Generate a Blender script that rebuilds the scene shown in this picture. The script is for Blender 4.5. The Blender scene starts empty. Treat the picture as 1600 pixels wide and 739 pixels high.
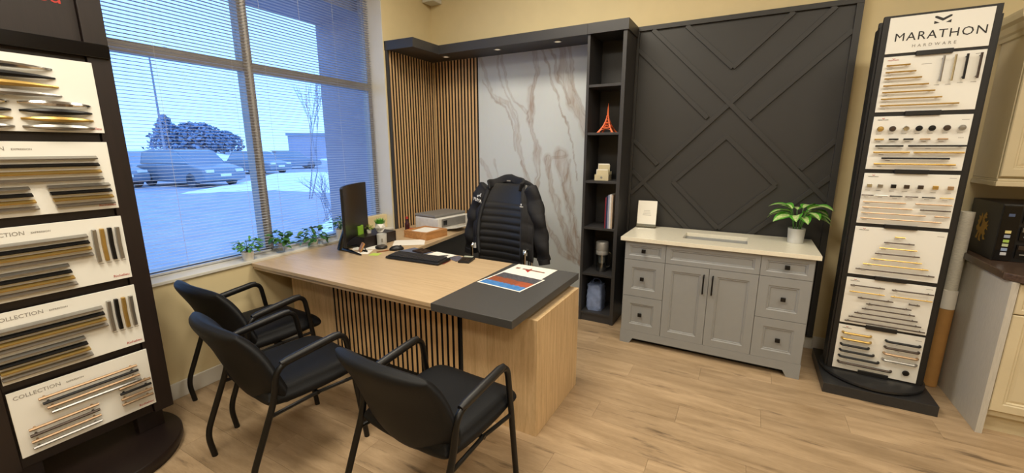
import bpy, bmesh, math, random
from mathutils import Vector, Matrix
random.seed(7)
R = math.radians
scene = bpy.context.scene
COL = scene.collection

# ------------------------------------------------------------------ camera
cam_data = bpy.data.cameras.new('camera')
cam_data.sensor_width = 36.0
cam_data.lens = 659.0 / 1600.0 * 36.0
cam_data.clip_start = 0.02
cam_data.clip_end = 500
camera = bpy.data.objects.new('camera', cam_data)
camera.location = (0, 0, 1.53)
camera.rotation_euler = (R(90 - 11.8), 0, R(29.1))
COL.objects.link(camera)
scene.camera = camera

# ------------------------------------------------------------------ world / exposure
scene.view_settings.view_transform = 'Standard'
scene.view_settings.look = 'None'
scene.view_settings.gamma = 1.0
scene.view_settings.use_curve_mapping = False
scene.view_settings.exposure = 0.0
world = bpy.data.worlds.new('sky')
scene.world = world
world.use_nodes = True
nt = world.node_tree
nt.nodes.clear()
w_out = nt.nodes.new('ShaderNodeOutputWorld')
w_bg = nt.nodes.new('ShaderNodeBackground')
w_tc = nt.nodes.new('ShaderNodeTexCoord')
w_sep = nt.nodes.new('ShaderNodeSeparateXYZ')
w_ramp = nt.nodes.new('ShaderNodeValToRGB')
w_ramp.color_ramp.elements[0].position = 0.0
w_ramp.color_ramp.elements[0].color = (0.27, 0.53, 1.0, 1)
w_ramp.color_ramp.elements[1].position = 0.9
w_ramp.color_ramp.elements[1].color = (0.22, 0.46, 1.0, 1)
nt.links.new(w_tc.outputs['Generated'], w_sep.inputs[0])
nt.links.new(w_sep.outputs['Z'], w_ramp.inputs[0])
nt.links.new(w_ramp.outputs[0], w_bg.inputs['Color'])
w_bg.inputs['Strength'].default_value = 2.8
nt.links.new(w_bg.outputs[0], w_out.inputs[0])

# ceiling lamps: (x, y) of each recessed panel; the light itself is added in its builder
LAMP_COLOR = (1.0, 0.92, 0.76)
LAMP_WATTS = 45.0
CEIL = 3.35
LAMPS = [(-1.45, 2.30, 1.0), (-1.3, 0.2, 1.2), (0.95, 1.45, 0.72), (2.9, 1.45, 0.7), (0.85, -1.4, 0.9), (2.9, -1.4, 0.7)]   # x, y, share
SPOT_WATTS = 1.6

# ------------------------------------------------------------------ helpers
def lin(c):
    if isinstance(c, str):
        c = c.lstrip('#'); c = [int(c[i:i+2], 16) / 255 for i in (0, 2, 4)]
    return tuple((v / 12.92 if v <= 0.04045 else ((v + 0.055) / 1.055) ** 2.4) for v in c)

def newmat(name):
    m = bpy.data.materials.new(name); m.use_nodes = True
    b = m.node_tree.nodes['Principled BSDF']
    return m, m.node_tree, b

def mat(name, col, rough=0.5, metal=0.0, var=0.06, scale=30.0, bump=0.0, spec=0.5, stretch=(1, 1, 1), coat=0.0):
    """plain procedural material: slight noise in colour and relief"""
    m, t, b = newmat(name)
    c = lin(col)
    tc = t.nodes.new('ShaderNodeTexCoord'); mp = t.nodes.new('ShaderNodeMapping')
    mp.inputs['Scale'].default_value = stretch
    nz = t.nodes.new('ShaderNodeTexNoise'); nz.inputs['Scale'].default_value = scale; nz.inputs['Detail'].default_value = 4
    rp = t.nodes.new('ShaderNodeValToRGB')
    rp.color_ramp.elements[0].position = 0.3; rp.color_ramp.elements[1].position = 0.7
    rp.color_ramp.elements[0].color = tuple(v * (1 - var) for v in c) + (1,)
    rp.color_ramp.elements[1].color = tuple(min(1, v * (1 + var)) for v in c) + (1,)
    t.links.new(tc.outputs['Object'], mp.inputs[0]); t.links.new(mp.outputs[0], nz.inputs[0])
    t.links.new(nz.outputs[0], rp.inputs[0]); t.links.new(rp.outputs[0], b.inputs['Base Color'])
    b.inputs['Roughness'].default_value = rough; b.inputs['Metallic'].default_value = metal
    b.inputs['Specular IOR Level'].default_value = spec
    if coat: b.inputs['Coat Weight'].default_value = coat
    if bump:
        bp = t.nodes.new('ShaderNodeBump'); bp.inputs['Strength'].default_value = bump; bp.inputs['Distance'].default_value = 0.002
        t.links.new(nz.outputs[0], bp.inputs['Height']); t.links.new(bp.outputs[0], b.inputs['Normal'])
    return m

def wood(name, light, dark, stretch, rough=0.45, seed=0.0, rnd=False, knots=0.0, bump=0.08, fine=60.0, broad=3.0, fmix=0.35):
    """grain: two noises stretched along the board"""
    m, t, b = newmat(name)
    N = t.nodes.new; L = t.links.new
    tc = N('ShaderNodeTexCoord'); mp = N('ShaderNodeMapping'); mp.inputs['Scale'].default_value = stretch
    mp.inputs['Location'].default_value = (seed, seed * 1.7, seed * 0.6)
    L(tc.outputs['Object'], mp.inputs[0])
    vec = mp.outputs[0]
    if rnd:
        oi = N('ShaderNodeObjectInfo'); ad = N('ShaderNodeVectorMath'); ad.operation = 'ADD'
        cb = N('ShaderNodeCombineXYZ'); ml = N('ShaderNodeMath'); ml.operation = 'MULTIPLY'; ml.inputs[1].default_value = 37.0
        L(oi.outputs['Random'], ml.inputs[0])
        for k in range(3): L(ml.outputs[0], cb.inputs[k])
        L(vec, ad.inputs[0]); L(cb.outputs[0], ad.inputs[1]); vec = ad.outputs[0]
    n1 = N('ShaderNodeTexNoise'); n1.inputs['Scale'].default_value = broad; n1.inputs['Detail'].default_value = 5; n1.inputs['Distortion'].default_value = 0.8
    n2 = N('ShaderNodeTexNoise'); n2.inputs['Scale'].default_value = fine; n2.inputs['Detail'].default_value = 3
    L(vec, n1.inputs[0]); L(vec, n2.inputs[0])
    mx = N('ShaderNodeMix'); mx.data_type = 'FLOAT'; mx.inputs[0].default_value = fmix
    L(n1.outputs[0], mx.inputs[2]); L(n2.outputs[0], mx.inputs[3])
    rp = N('ShaderNodeValToRGB'); rp.color_ramp.elements[0].position = 0.32; rp.color_ramp.elements[1].position = 0.66
    rp.color_ramp.elements[0].color = lin(dark) + (1,); rp.color_ramp.elements[1].color = lin(light) + (1,)
    L(mx.outputs[0], rp.inputs[0])
    out = rp.outputs[0]
    if rnd:
        hv = N('ShaderNodeHueSaturation'); mr = N('ShaderNodeMapRange')
        mr.inputs['To Min'].default_value = 0.92; mr.inputs['To Max'].default_value = 1.07
        L(oi.outputs['Random'], mr.inputs[0]); L(mr.outputs[0], hv.inputs['Value']); L(out, hv.inputs['Color']); out = hv.outputs[0]
    if knots:
        nk = N('ShaderNodeTexNoise'); nk.inputs['Scale'].default_value = 2.6; nk.inputs['Detail'].default_value = 6; nk.inputs['Roughness'].default_value = 0.65
        L(vec, nk.inputs[0])
        rk = N('ShaderNodeValToRGB'); rk.color_ramp.elements[0].position = 0.27; rk.color_ramp.elements[1].position = 0.40
        rk.color_ramp.elements[0].color = (0.22, 0.2, 0.2, 1); rk.color_ramp.elements[1].color = (1, 1, 1, 1)
        mk = N('ShaderNodeMix'); mk.data_type = 'RGBA'; mk.blend_type = 'MULTIPLY'; mk.inputs[0].default_value = knots
        L(nk.outputs[0], rk.inputs[0]); L(out, mk.inputs[6]); L(rk.outputs[0], mk.inputs[7]); out = mk.outputs[2]
    L(out, b.inputs['Base Color'])
    b.inputs['Roughness'].default_value = rough
    bp = N('ShaderNodeBump'); bp.inputs['Strength'].default_value = bump; bp.inputs['Distance'].default_value = 0.002
    L(n2.outputs[0], bp.inputs['Height']); L(bp.outputs[0], b.inputs['Normal'])
    return m

def attr_mat(name, rough=0.3, coat=0.0, metal=0.0):
    """surface pigment stored per corner (stone veins, printed pictures)"""
    m, t, b = newmat(name)
    a = t.nodes.new('ShaderNodeVertexColor'); a.layer_name = 'pigment'
    nz = t.nodes.new('ShaderNodeTexNoise'); nz.inputs['Scale'].default_value = 40
    mx = t.nodes.new('ShaderNodeMix'); mx.data_type = 'RGBA'; mx.blend_type = 'MULTIPLY'; mx.inputs[0].default_value = 0.05
    t.links.new(a.outputs[0], mx.inputs[6]); t.links.new(nz.outputs[1], mx.inputs[7]); t.links.new(mx.outputs[2], b.inputs['Base Color'])
    b.inputs['Roughness'].default_value = rough; b.inputs['Metallic'].default_value = metal
    b.inputs['Coat Weight'].default_value = coat
    return m

def glass_mat(name, tint='#ffffff', rough=0.0, alpha=0.12):
    """thin pane: mostly transparent with a mirror coat"""
    m = bpy.data.materials.new(name); m.use_nodes = True
    t = m.node_tree; t.nodes.clear()
    o = t.nodes.new('ShaderNodeOutputMaterial'); tr = t.nodes.new('ShaderNodeBsdfTransparent'); gl = t.nodes.new('ShaderNodeBsdfGlossy')
    tr.inputs[0].default_value = lin(tint) + (1,); gl.inputs['Roughness'].default_value = rough
    nz = t.nodes.new('ShaderNodeTexNoise'); nz.inputs['Scale'].default_value = 3.0
    mr = t.nodes.new('ShaderNodeMapRange'); mr.inputs['To Min'].default_value = alpha * 0.8; mr.inputs['To Max'].default_value = alpha * 1.2
    mx = t.nodes.new('ShaderNodeMixShader')
    t.links.new(nz.outputs[0], mr.inputs[0]); t.links.new(mr.outputs[0], mx.inputs[0])
    t.links.new(tr.outputs[0], mx.inputs[1]); t.links.new(gl.outputs[0], mx.inputs[2]); t.links.new(mx.outputs[0], o.inputs[0])
    return m

def emit_mat(name, col, strength):
    m, t, b = newmat(name)
    c = lin(col)
    nz = t.nodes.new('ShaderNodeTexNoise'); nz.inputs['Scale'].default_value = 200
    b.inputs['Base Color'].default_value = c + (1,)
    b.inputs['Emission Color'].default_value = c + (1,)
    b.inputs['Emission Strength'].default_value = strength
    return m

class MB:
    def __init__(s): s.v = []; s.f = []
    def add(s, vs, fs):
        o = len(s.v); s.v += [tuple(p) for p in vs]; s.f += [tuple(i + o for i in q) for q in fs]; return s
    def box(s, x0, x1, y0, y1, z0, z1):
        x0, x1 = min(x0, x1), max(x0, x1); y0, y1 = min(y0, y1), max(y0, y1); z0, z1 = min(z0, z1), max(z0, z1)
        return s.add([(x0,y0,z0),(x1,y0,z0),(x1,y1,z0),(x0,y1,z0),(x0,y0,z1),(x1,y0,z1),(x1,y1,z1),(x0,y1,z1)],
                     [(0,3,2,1),(4,5,6,7),(0,1,5,4),(1,2,6,5),(2,3,7,6),(3,0,4,7)])
    def obox(s, c, size, M=None):
        b = MB().box(-size[0]/2, size[0]/2, -size[1]/2, size[1]/2, -size[2]/2, size[2]/2)
        M = Matrix.Translation(c) @ (M.to_4x4() if M is not None else Matrix())
        return s.add([M @ Vector(p) for p in b.v], b.f)
    def merge(s, o, M=None):
        return s.add([(M @ Vector(p)) if M is not None else p for p in o.v], o.f)
    def prism(s, poly, a, b, axis='y'):
        """poly: 2-d outline; swept from a to b along the axis (other two axes in x,y,z order)"""
        def pt(p, w):
            return (w, p[0], p[1]) if axis == 'x' else (p[0], w, p[1]) if axis == 'y' else (p[0], p[1], w)
        n = len(poly)
        vs = [pt(p, a) for p in poly] + [pt(p, b) for p in poly]
        fs = [tuple(range(n)), tuple(range(2*n-1, n-1, -1))]
        fs += [(i, i + n, (i+1) % n + n, (i+1) % n) for i in range(n)]
        return s.add(vs, fs)
    def lathe(s, prof, seg=24, c=(0, 0, 0), M=None):
        """prof: (r, z) from bottom to top; ends closed"""
        vs = []; fs = []
        n = len(prof)
        for r, z in prof:
            for k in range(seg):
                a = 2 * math.pi * k / seg
                vs.append((c[0] + r * math.cos(a), c[1] + r * math.sin(a), c[2] + z))
        for i in range(n - 1):
            for k in range(seg):
                k2 = (k + 1) % seg
                fs.append((i*seg+k, i*seg+k2, (i+1)*seg+k2, (i+1)*seg+k))
        fs.append(tuple(range(seg-1, -1, -1))); fs.append(tuple((n-1)*seg + k for k in range(seg)))
        if M is not None: vs = [M @ Vector(p) for p in vs]
        return s.add(vs, fs)
    def tube(s, pts, r, seg=8, closed=False, cap=True):
        pts = [Vector(p) for p in pts]; n = len(pts)
        rr = r if isinstance(r, (list, tuple)) else [r] * n
        vs = []; fs = []; prev = None
        for i, p in enumerate(pts):
            if closed: t = (pts[(i+1) % n] - pts[i-1])
            else: t = (pts[min(i+1, n-1)] - pts[max(i-1, 0)])
            t = t.normalized() if t.length > 1e-9 else Vector((0, 0, 1))
            if prev is None:
                a = Vector((0, 0, 1)) if abs(t.z) < 0.9 else Vector((1, 0, 0))
                u = t.cross(a).normalized()
            else:
                u = (prev - t * prev.dot(t))
                u = u.normalized() if u.length > 1e-6 else t.orthogonal().normalized()
            prev = u; w = t.cross(u)
            for k in range(seg):
                a = 2 * math.pi * k / seg
                vs.append(p + u * (math.cos(a) * rr[i]) + w * (math.sin(a) * rr[i]))
        m = n if closed else n - 1
        for i in range(m):
            j = (i + 1) % n
            for k in range(seg):
                k2 = (k + 1) % seg
                fs.append((i*seg+k, i*seg+k2, j*seg+k2, j*seg+k))
        if cap and not closed:
            fs.append(tuple(range(seg-1, -1, -1))); fs.append(tuple((n-1)*seg + k for k in range(seg)))
        return s.add(vs, fs)
    def pillow(s, fn, th, nu=16, nv=16, p=3.0, edge=0.0):
        """closed cushion around the mid-surface fn(u,v), u,v in -1..1; thickness falls to edge at the rim"""
        def T(u, v):
            k = max(0.0, 1 - abs(u) ** p) ** (1 / p) * max(0.0, 1 - abs(v) ** p) ** (1 / p)
            return edge + (1 - edge) * k
        # denser samples near the rim
        us = [math.sin(math.pi / 2 * (-1 + 2 * i / nu)) for i in range(nu + 1)]
        vv = [math.sin(math.pi / 2 * (-1 + 2 * i / nv)) for i in range(nv + 1)]
        P = []
        e = 1e-3
        for sg in (1, -1):
            for v in vv:
                for u in us:
                    c = Vector(fn(u, v))
                    du = Vector(fn(u + e, v)) - Vector(fn(u - e, v)); dv = Vector(fn(u, v + e)) - Vector(fn(u, v - e))
                    n = du.cross(dv)
                    n = n.normalized() if n.length > 1e-12 else Vector((0, 0, 1))
                    t = th(u, v) if callable(th) else th
                    P.append(c + n * (sg * t / 2 * T(u, v)))
        W = nu + 1; O = W * (nv + 1)
        F = []
        for j in range(nv):
            for i in range(nu):
                a = j*W + i
                F.append((a, a+1, a+W+1, a+W)); F.append((O+a, O+a+W, O+a+W+1, O+a+1))
        for i in range(nu):
            a = i; F.append((a, O+a, O+a+1, a+1)); a = nv*W + i; F.append((a, a+1, O+a+1, O+a))
        for j in range(nv):
            a = j*W; F.append((a, a+W, O+a+W, O+a)); a = j*W + nu; F.append((a, O+a, O+a+W, a+W))
        return s.add(P, F)
    def mesh(s, name):
        me = bpy.data.meshes.new(name); me.from_pydata(s.v, [], s.f); me.update()
        return me

def fillet(pts, r, n=5):
    """round the inner corners of a polyline"""
    pts = [Vector(p) for p in pts]; out = [pts[0]]
    for i in range(1, len(pts) - 1):
        a, b, c = pts[i-1], pts[i], pts[i+1]
        d1 = (a - b); d2 = (c - b); k = min(r, d1.length * 0.49, d2.length * 0.49)
        p1 = b + d1.normalized() * k; p2 = b + d2.normalized() * k
        for j in range(n + 1):
            t = j / n
            out.append(p1 * (1-t)**2 + b * (2*t*(1-t)) + p2 * t**2)
    out.append(pts[-1]); return out

def link(name, data, parent=None):
    o = bpy.data.objects.new(name, data); COL.objects.link(o)
    if parent is not None: o.parent = parent
    return o

def part(name, mb, material, parent=None, bevel=0.0, smooth=False, seg=2, off=None, weld=False):
    if off is not None:
        mb = MB().merge(mb, Matrix.Translation(-Vector(off)))
    me = mb.mesh(name)
    bm = bmesh.new(); bm.from_mesh(me)
    if weld: bmesh.ops.remove_doubles(bm, verts=bm.verts, dist=1e-5)
    bmesh.ops.recalc_face_normals(bm, faces=bm.faces)
    bm.to_mesh(me); bm.free()
    if material is not None: me.materials.append(material)
    if smooth:
        for p in me.polygons: p.use_smooth = True
        if smooth != 'all':
            me.set_sharp_from_angle(angle=R(40))
    o = link(name, me, parent)
    if bevel:
        b = o.modifiers.new('bevel', 'BEVEL'); b.width = bevel; b.segments = seg; b.limit_method = 'ANGLE'; b.angle_limit = R(40)
    return o

def tag(o, label=None, cat=None, group=None, kind=None):
    if label: o['label'] = label
    if cat: o['category'] = cat
    if group: o['group'] = group
    if kind: o['kind'] = kind
    return o

def thing(name, label, cat, loc=(0, 0, 0), rz=0.0, group=None):
    o = bpy.data.objects.new(name, None); COL.objects.link(o)
    o.empty_display_size = 0.1
    o.location = loc; o.rotation_euler = (0, 0, rz)
    return tag(o, label, cat, group)

def struct(name, mb, material, parent=None, **k):
    o = part(name, mb, material, parent, **k)
    if parent is None: o['kind'] = 'structure'
    return o

def kids(o): return [c for c in COL.objects if c.parent == o]
def copy_tree(o, parent=None, loc=None, rz=None, label=None):
    c = o.copy(); COL.objects.link(c)
    if parent is not None: c.parent = parent
    for ch in kids(o): copy_tree(ch, c)
    if loc is not None: c.location = loc
    if rz is not None: c.rotation_euler = (0, 0, rz)
    if label: c['label'] = label
    return c

def inst(src, loc, parent, rot=None, scale=None):
    """another piece sharing the mesh of src"""
    c = src.copy(); COL.objects.link(c); c.parent = parent; c.location = loc
    if rot is not None: c.rotation_euler = rot
    if scale is not None: c.scale = scale
    return c

def text_mesh(s, size, extrude=0.0004, shear=0.0, spacing=1.0, align='LEFT'):
    cu = bpy.data.curves.new('lettering', 'FONT'); cu.body = s; cu.size = size; cu.extrude = extrude
    cu.align_x = align; cu.space_character = spacing; cu.resolution_u = 2; cu.shear = shear
    ob = bpy.data.objects.new('lettering_source', cu); COL.objects.link(ob)
    bpy.context.view_layer.update()
    me = bpy.data.meshes.new_from_object(ob.evaluated_get(bpy.context.evaluated_depsgraph_get()))
    bpy.data.objects.remove(ob); bpy.data.curves.remove(cu)
    return me

def lettering(name, s, size, material, parent, M, **k):
    """flat letters; M places the text plane (x right, y up)"""
    me = text_mesh(s, size, **k); me.transform(M)
    me.materials.clear(); me.materials.append(material)
    for p in me.polygons: p.material_index = 0
    me.name = name
    return link(name, me, parent)
# ------------------------------------------------------------------ materials
M = {}
M['wall'] = mat('cream_paint', '#d8c79c', 0.85, var=0.02, scale=8, bump=0.05)
M['white_paint'] = mat('white_paint', '#d4d1c8', 0.6, var=0.02, scale=8)
M['ceiling'] = mat('ceiling_paint', '#d8d4c8', 0.9, var=0.02, scale=12)
M['plank'] = wood('oak_vinyl', '#bba181', '#967e60', (1.0, 6.5, 6.5), rough=0.42, rnd=True, knots=0.8, bump=0.05, fine=26, broad=2.2, fmix=0.22)
M['subfloor'] = mat('subfloor', '#8a6b45', 0.8)
M['oak_x'] = wood('oak_along_x', '#c9b08d', '#b59a77', (1.2, 22, 22), rough=0.38, seed=3, fine=30)
M['oak_y'] = wood('oak_along_y', '#c9b08d', '#b59a77', (22, 1.2, 22), rough=0.4, seed=5, fine=30)
M['oak_z'] = wood('oak_upright', '#dabd93', '#b99a70', (16, 16, 1.0), rough=0.45, seed=9, fine=30)
M['slat_oak'] = wood('slat_oak', '#dcb98a', '#c29c6c', (30, 30, 1.2), rough=0.5, seed=2, rnd=True, fine=30)
M['felt'] = mat('black_felt', '#141210', 0.95, var=0.2, scale=200)
M['charcoal'] = mat('charcoal_laminate', '#353435', 0.45, var=0.05, scale=60, stretch=(20, 1, 1))
M['charcoal_top'] = mat('charcoal_stone', '#434241', 0.4, var=0.06, scale=90)
M['feature'] = mat('charcoal_paint', '#31302f', 0.5, var=0.03, scale=10)
M['vanity'] = mat('grey_paint', '#8d8f90', 0.45, var=0.02, scale=20)
M['quartz'] = mat('cream_quartz', '#e6e0cd', 0.25, var=0.03, scale=60)
M['ceramic'] = mat('white_ceramic', '#eeece6', 0.15, var=0.01)
M['black_metal'] = mat('black_metal', '#100f0f', 0.4, metal=0.3, var=0.1)
M['black_plastic'] = mat('black_plastic', '#141416', 0.45, var=0.1, scale=100)
M['gloss_black'] = mat('gloss_black', '#0c0c0e', 0.12, var=0.05)
M['leather'] = mat('black_leather', '#232221', 0.42, var=0.15, scale=120, bump=0.15)
M['fabric'] = mat('black_upholstery', '#0b0c0f', 0.6, var=0.12, scale=160, bump=0.25, spec=0.28)
M['nylon'] = mat('navy_black_nylon', '#101015', 0.75, var=0.2, scale=40, bump=0.3)
M['chrome'] = mat('chrome', '#d8d8d8', 0.12, metal=1.0, var=0.02)
M['steel'] = mat('brushed_steel', '#a9a7a3', 0.3, metal=0.9, var=0.08, stretch=(1, 40, 40))
M['gold'] = mat('brushed_gold', '#c6a55f', 0.36, metal=0.85, var=0.06)
M['copper'] = mat('rose_gold', '#b99c7c', 0.4, metal=0.8, var=0.06)
M['bronze'] = mat('dark_bronze', '#4d423a', 0.35, metal=0.6, var=0.1)
M['board'] = mat('white_board', '#ecebe4', 0.4, var=0.01, scale=5)
M['espresso'] = wood('espresso_wood', '#211614', '#170f0d', (25, 25, 2), rough=0.42, seed=4, fine=30)
M['red_print'] = mat('red_print', '#b8342c', 0.5)
M['black_print'] = mat('black_print', '#1c1a1a', 0.5)
M['grey_print'] = mat('grey_print', '#8d8880', 0.5)
M['paper'] = mat('white_paper', '#eeeae0', 0.7, var=0.01)
M['leaf'] = mat('green_leaf', '#4f8a3a', 0.45, var=0.35, scale=25)
M['leaf_dark'] = mat('dark_green_leaf', '#3a6b35', 0.45, var=0.35, scale=25)
M['leaf_bright'] = mat('bright_green_grass', '#4e9a2c', 0.5, var=0.3, scale=40)
M['soil'] = mat('soil', '#2b2019', 0.95, var=0.3)
M['pot_white'] = mat('white_pot', '#dedad2', 0.4, var=0.03)
M['pot_grey'] = mat('grey_pot', '#c9c9c6', 0.5, var=0.03)
M['alu'] = mat('window_aluminium', '#a9a5a2', 0.45, metal=0.3, var=0.03)
M['blind'] = mat('blind_aluminium', '#c3c4c8', 0.45, metal=0.2, var=0.02)
M['glass'] = glass_mat('window_glass', '#fbfdff', 0.0, 0.03)
M['clear'] = glass_mat('clear_plastic', '#dfe3e4', 0.08, 0.2)
M['cream_cab'] = mat('cream_cabinet', '#cfc2a2', 0.45, var=0.04, scale=6)
M['panel_white'] = mat('whitewashed_panel', '#bdb9b0', 0.55, var=0.07, scale=40, stretch=(6, 6, 0.5))
M['granite'] = mat('brown_granite', '#4a3a30', 0.25, var=0.35, scale=90)
M['cardboard'] = mat('cardboard', '#b98a4e', 0.75, var=0.06, scale=20)
M['wood_box'] = wood('orange_wood', '#c8925a', '#a06d3c', (18, 2, 18), rough=0.5, seed=6)
M['printer_white'] = mat('printer_white', '#dcd9d2', 0.5)
M['printer_grey'] = mat('printer_grey', '#7d7a76', 0.55, var=0.05)
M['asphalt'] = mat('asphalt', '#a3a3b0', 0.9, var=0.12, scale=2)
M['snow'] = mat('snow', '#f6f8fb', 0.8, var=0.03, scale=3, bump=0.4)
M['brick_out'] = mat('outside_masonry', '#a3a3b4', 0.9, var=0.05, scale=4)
M['car_dark'] = mat('hazed_dark_car_paint', '#75808f', 0.5, var=0.05, coat=0.3)  # haze put into the outdoor colours from here down: paled and blued
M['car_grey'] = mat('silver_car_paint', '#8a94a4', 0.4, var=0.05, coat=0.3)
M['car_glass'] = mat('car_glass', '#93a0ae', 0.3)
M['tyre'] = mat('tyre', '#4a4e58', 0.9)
M['conifer'] = mat('conifer', '#8090aa', 0.9, var=0.3, scale=3)  # needle green lightened and blued, so the colour itself carries sky haze
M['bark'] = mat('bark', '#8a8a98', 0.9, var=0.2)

# ------------------------------------------------------------------ room shell
YB = 3.80                      # back wall
XR = 5.2; YF = -4.2            # far right wall, wall behind the camera
PH = 0.185; PL = 1.22          # floor plank
struct_floor = struct('floor', MB().box(-3.4, XR, YF, YB, -0.12, -0.010), M['subfloor'])
plank_src = None
plank_mb = MB().box(0.0005, PL - 0.0005, 0.0005, PH - 0.0005, -0.010, 0.0)
row = 0; y = YB - PH
while y > -0.3:
    x = -3.32 - ((row * 0.43) % PL)
    while x < 3.0:
        if x + PL > -3.3 + 0.2:
            if plank_src is None:
                plank_src = part('plank', plank_mb, M['plank'], struct_floor, bevel=0.0)
                plank_src.location = (x, y, 0)
            else: inst(plank_src, (x, y, 0), struct_floor)
        x += PL
    y -= PH; row += 1
# the boards beyond the photograph's view, joined
rest = MB()
while y > YF:
    rest.box(-3.3, XR, y + 0.0012, y + PH - 0.0012, -0.010, 0); y -= PH
yy = YB - PH
while yy > -0.3:
    rest.box(3.0 + PL, XR, yy + 0.0012, yy + PH - 0.0012, -0.010, 0); yy -= PH
tag(part('plank_rest', rest, M['plank'], struct_floor), kind='stuff')

struct('ceiling', MB().box(-3.6, XR + .1, YF - .1, YB + .1, CEIL, CEIL + 0.1), M['ceiling'])
struct('wall_back', MB().box(-3.5, XR + .1, YB, YB + 0.12, -0.12, CEIL), M['wall'])
struct('wall_right', MB().box(XR, XR + 0.12, YF, YB, -0.12, CEIL), M['wall'])
struct('wall_front', MB().box(-3.0, XR + .12, YF - 0.12, YF, -0.12, CEIL), M['wall'])

# window wall: local frame  x = into the room, y = -(distance from the corner), origin in the room corner
WA = R(2.39); WO = (-3.10, YB, 0.0)
def wl(o): o.location = WO; o.rotation_euler = (0, 0, WA); return o
def wpt(n, u, z): return Matrix.Translation(WO) @ Matrix.Rotation(WA, 4, 'Z') @ Vector((n, -u, z))
U0, U1 = 0.735, 3.55           # window opening along the wall
ZS, ZT = 0.735, 3.10           # opening bottom / top
ww = MB()
ww.box(-0.26, 0, -U0, 0.0, -0.12, CEIL).box(-0.26, 0, -U1, -U0, -0.12, ZS).box(-0.26, 0, -U1, -U0, ZT, CEIL).box(-0.26, 0, -8.2, -U1, -0.12, CEIL)
wl(struct('wall_left', ww, M['wall']))
# white lining of the opening
wl(struct('trim_1', MB().box(-0.235, 0.003, -U0 - 0.008, -U0, ZS + 0.022, ZT), M['white_paint']))
wl(struct('trim_2', MB().box(-0.25, 0.012, -U1, -U0 - 0.004, ZS, ZS + 0.020), M['white_paint'], bevel=0.003))       # sill board
wl(struct('trim_3', MB().box(-0.128, -0.07, -1.30, -U0 - 0.009, ZS + 0.021, 0.885), M['wall'], bevel=0.003))          # low upstand at the far end of the sill
bl = MB()
bl.box(0.0, 0.014, -8.0, -0.72, 0.0, 0.105)
wl(struct('baseboard_left', bl, M['white_paint'], bevel=0.004))
bb = MB().box(0.56, 1.225, YB - 0.014, YB, 0.0, 0.105).box(-0.914, 0.56, YB - 0.014, YB, 0.0, 0.09)
struct('baseboard_back', bb, M['white_paint'], bevel=0.004)
struct('trim_4', MB().box(-3.085, -2.945, 3.66, YB, 2.985, CEIL), M['white_paint'], bevel=0.004)                    # boxed-in pipe in the corner

# window: aluminium frame, mullions, transom, panes
NW = -0.205
win = thing('window_1', 'tall aluminium framed window with four panes behind blinds', 'window', WO, WA); win['kind'] = 'structure'; del win['category']
fr = MB()
fr.box(NW - .035, NW + .035, -U0 - .05, -U0 - .008, ZS + .02, ZT).box(NW - .035, NW + .035, -U1, -U1 + .05, ZS + .02, ZT)
fr.box(NW - .035, NW + .035, -U1, -U0, ZT - .05, ZT).box(NW - .035, NW + .035, -U1, -U0 - .008, ZS + .021, ZS + .045)
part('window_frame', fr, M['alu'], win, bevel=0.003)
UM = 1.93
part('mullion', MB().box(NW - .04, NW + .045, -UM - .034, -UM + .034, ZS + .045, ZT - .05), M['alu'], win, bevel=0.003)
UM2 = 3.02
part('mullion', MB().box(NW - .04, NW + .045, -UM2 - .034, -UM2 + .034, ZS + .045, ZT - .05), M['alu'], win, bevel=0.003)
part('transom', MB().box(NW - .035, NW + .035, -U1 + .05, -U0 - .05, 2.065, 2.13), M['alu'], win, bevel=0.003)
for (ua, ub) in ((U0 + .05, UM - .034), (UM + .034, UM2 - .034), (UM2 + .034, U1 - .05)):
    for (za, zb) in ((ZS + .045, 2.065), (2.13, ZT - .05)):
        part('pane', MB().box(NW - .003, NW + .003, -ub, -ua, za, zb), M['glass'], win)

# ------------------------------------------------------------------ venetian blinds: every slat its own piece
def blind(ua, ub, za, label):
    t = thing('venetian_blind', label, 'blind', WO, WA, 'venetian blinds at the window')
    nb = -0.145; wdt = 0.0125
    tilt = R(1.5)
    mb = MB()
    pr = []
    for k in range(5):
        a = -1 + k / 2.0
        pr.append((a * wdt, 0.0016 * (1 - a * a)))
    top = pr; bot = [(p[0], p[1] - 0.0006) for p in pr[::-1]]
    poly = [(p[0] * math.cos(tilt) - p[1] * math.sin(tilt), p[0] * math.sin(tilt) + p[1] * math.cos(tilt)) for p in top + bot]
    mb.prism(poly, -(ub - ua) / 2, (ub - ua) / 2, 'y')
    # 'y' prism puts the outline in x,z
    zc = za + 0.028; src = None; mid = -(ua + ub) / 2
    while zc < ZT - 0.05:
        if src is None:
            src = part('slat', mb, M['blind'], t); src.location = (nb, mid, zc)
        else: inst(src, (nb, mid, zc), t)
        zc += 0.0205
    part('headrail', MB().box(nb - .015, nb + .015, -ub, -ua, ZT - .045, ZT - .008), M['blind'], t, bevel=0.002)
    part('bottom_rail', MB().box(nb - .012, nb + .012, -ub, -ua, za, za + .014), M['blind'], t, bevel=0.002)
    for q in (0.08, 0.36, 0.64, 0.92):
        uu = ua + (ub - ua) * q
        part('ladder_cord', MB().box(nb + .0125, nb + .0135, -uu - .0008, -uu + .0008, za + .01, ZT - .04), M['blind'], t)
    return t
b1 = blind(U0 + .022, 1.915, ZS + .024, 'venetian blind right of the window post, hanging behind the monitor')
b2 = blind(1.935, U1 - .03, ZS + .024, 'venetian blind left of the window post, partly hidden by the brown display')
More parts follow.
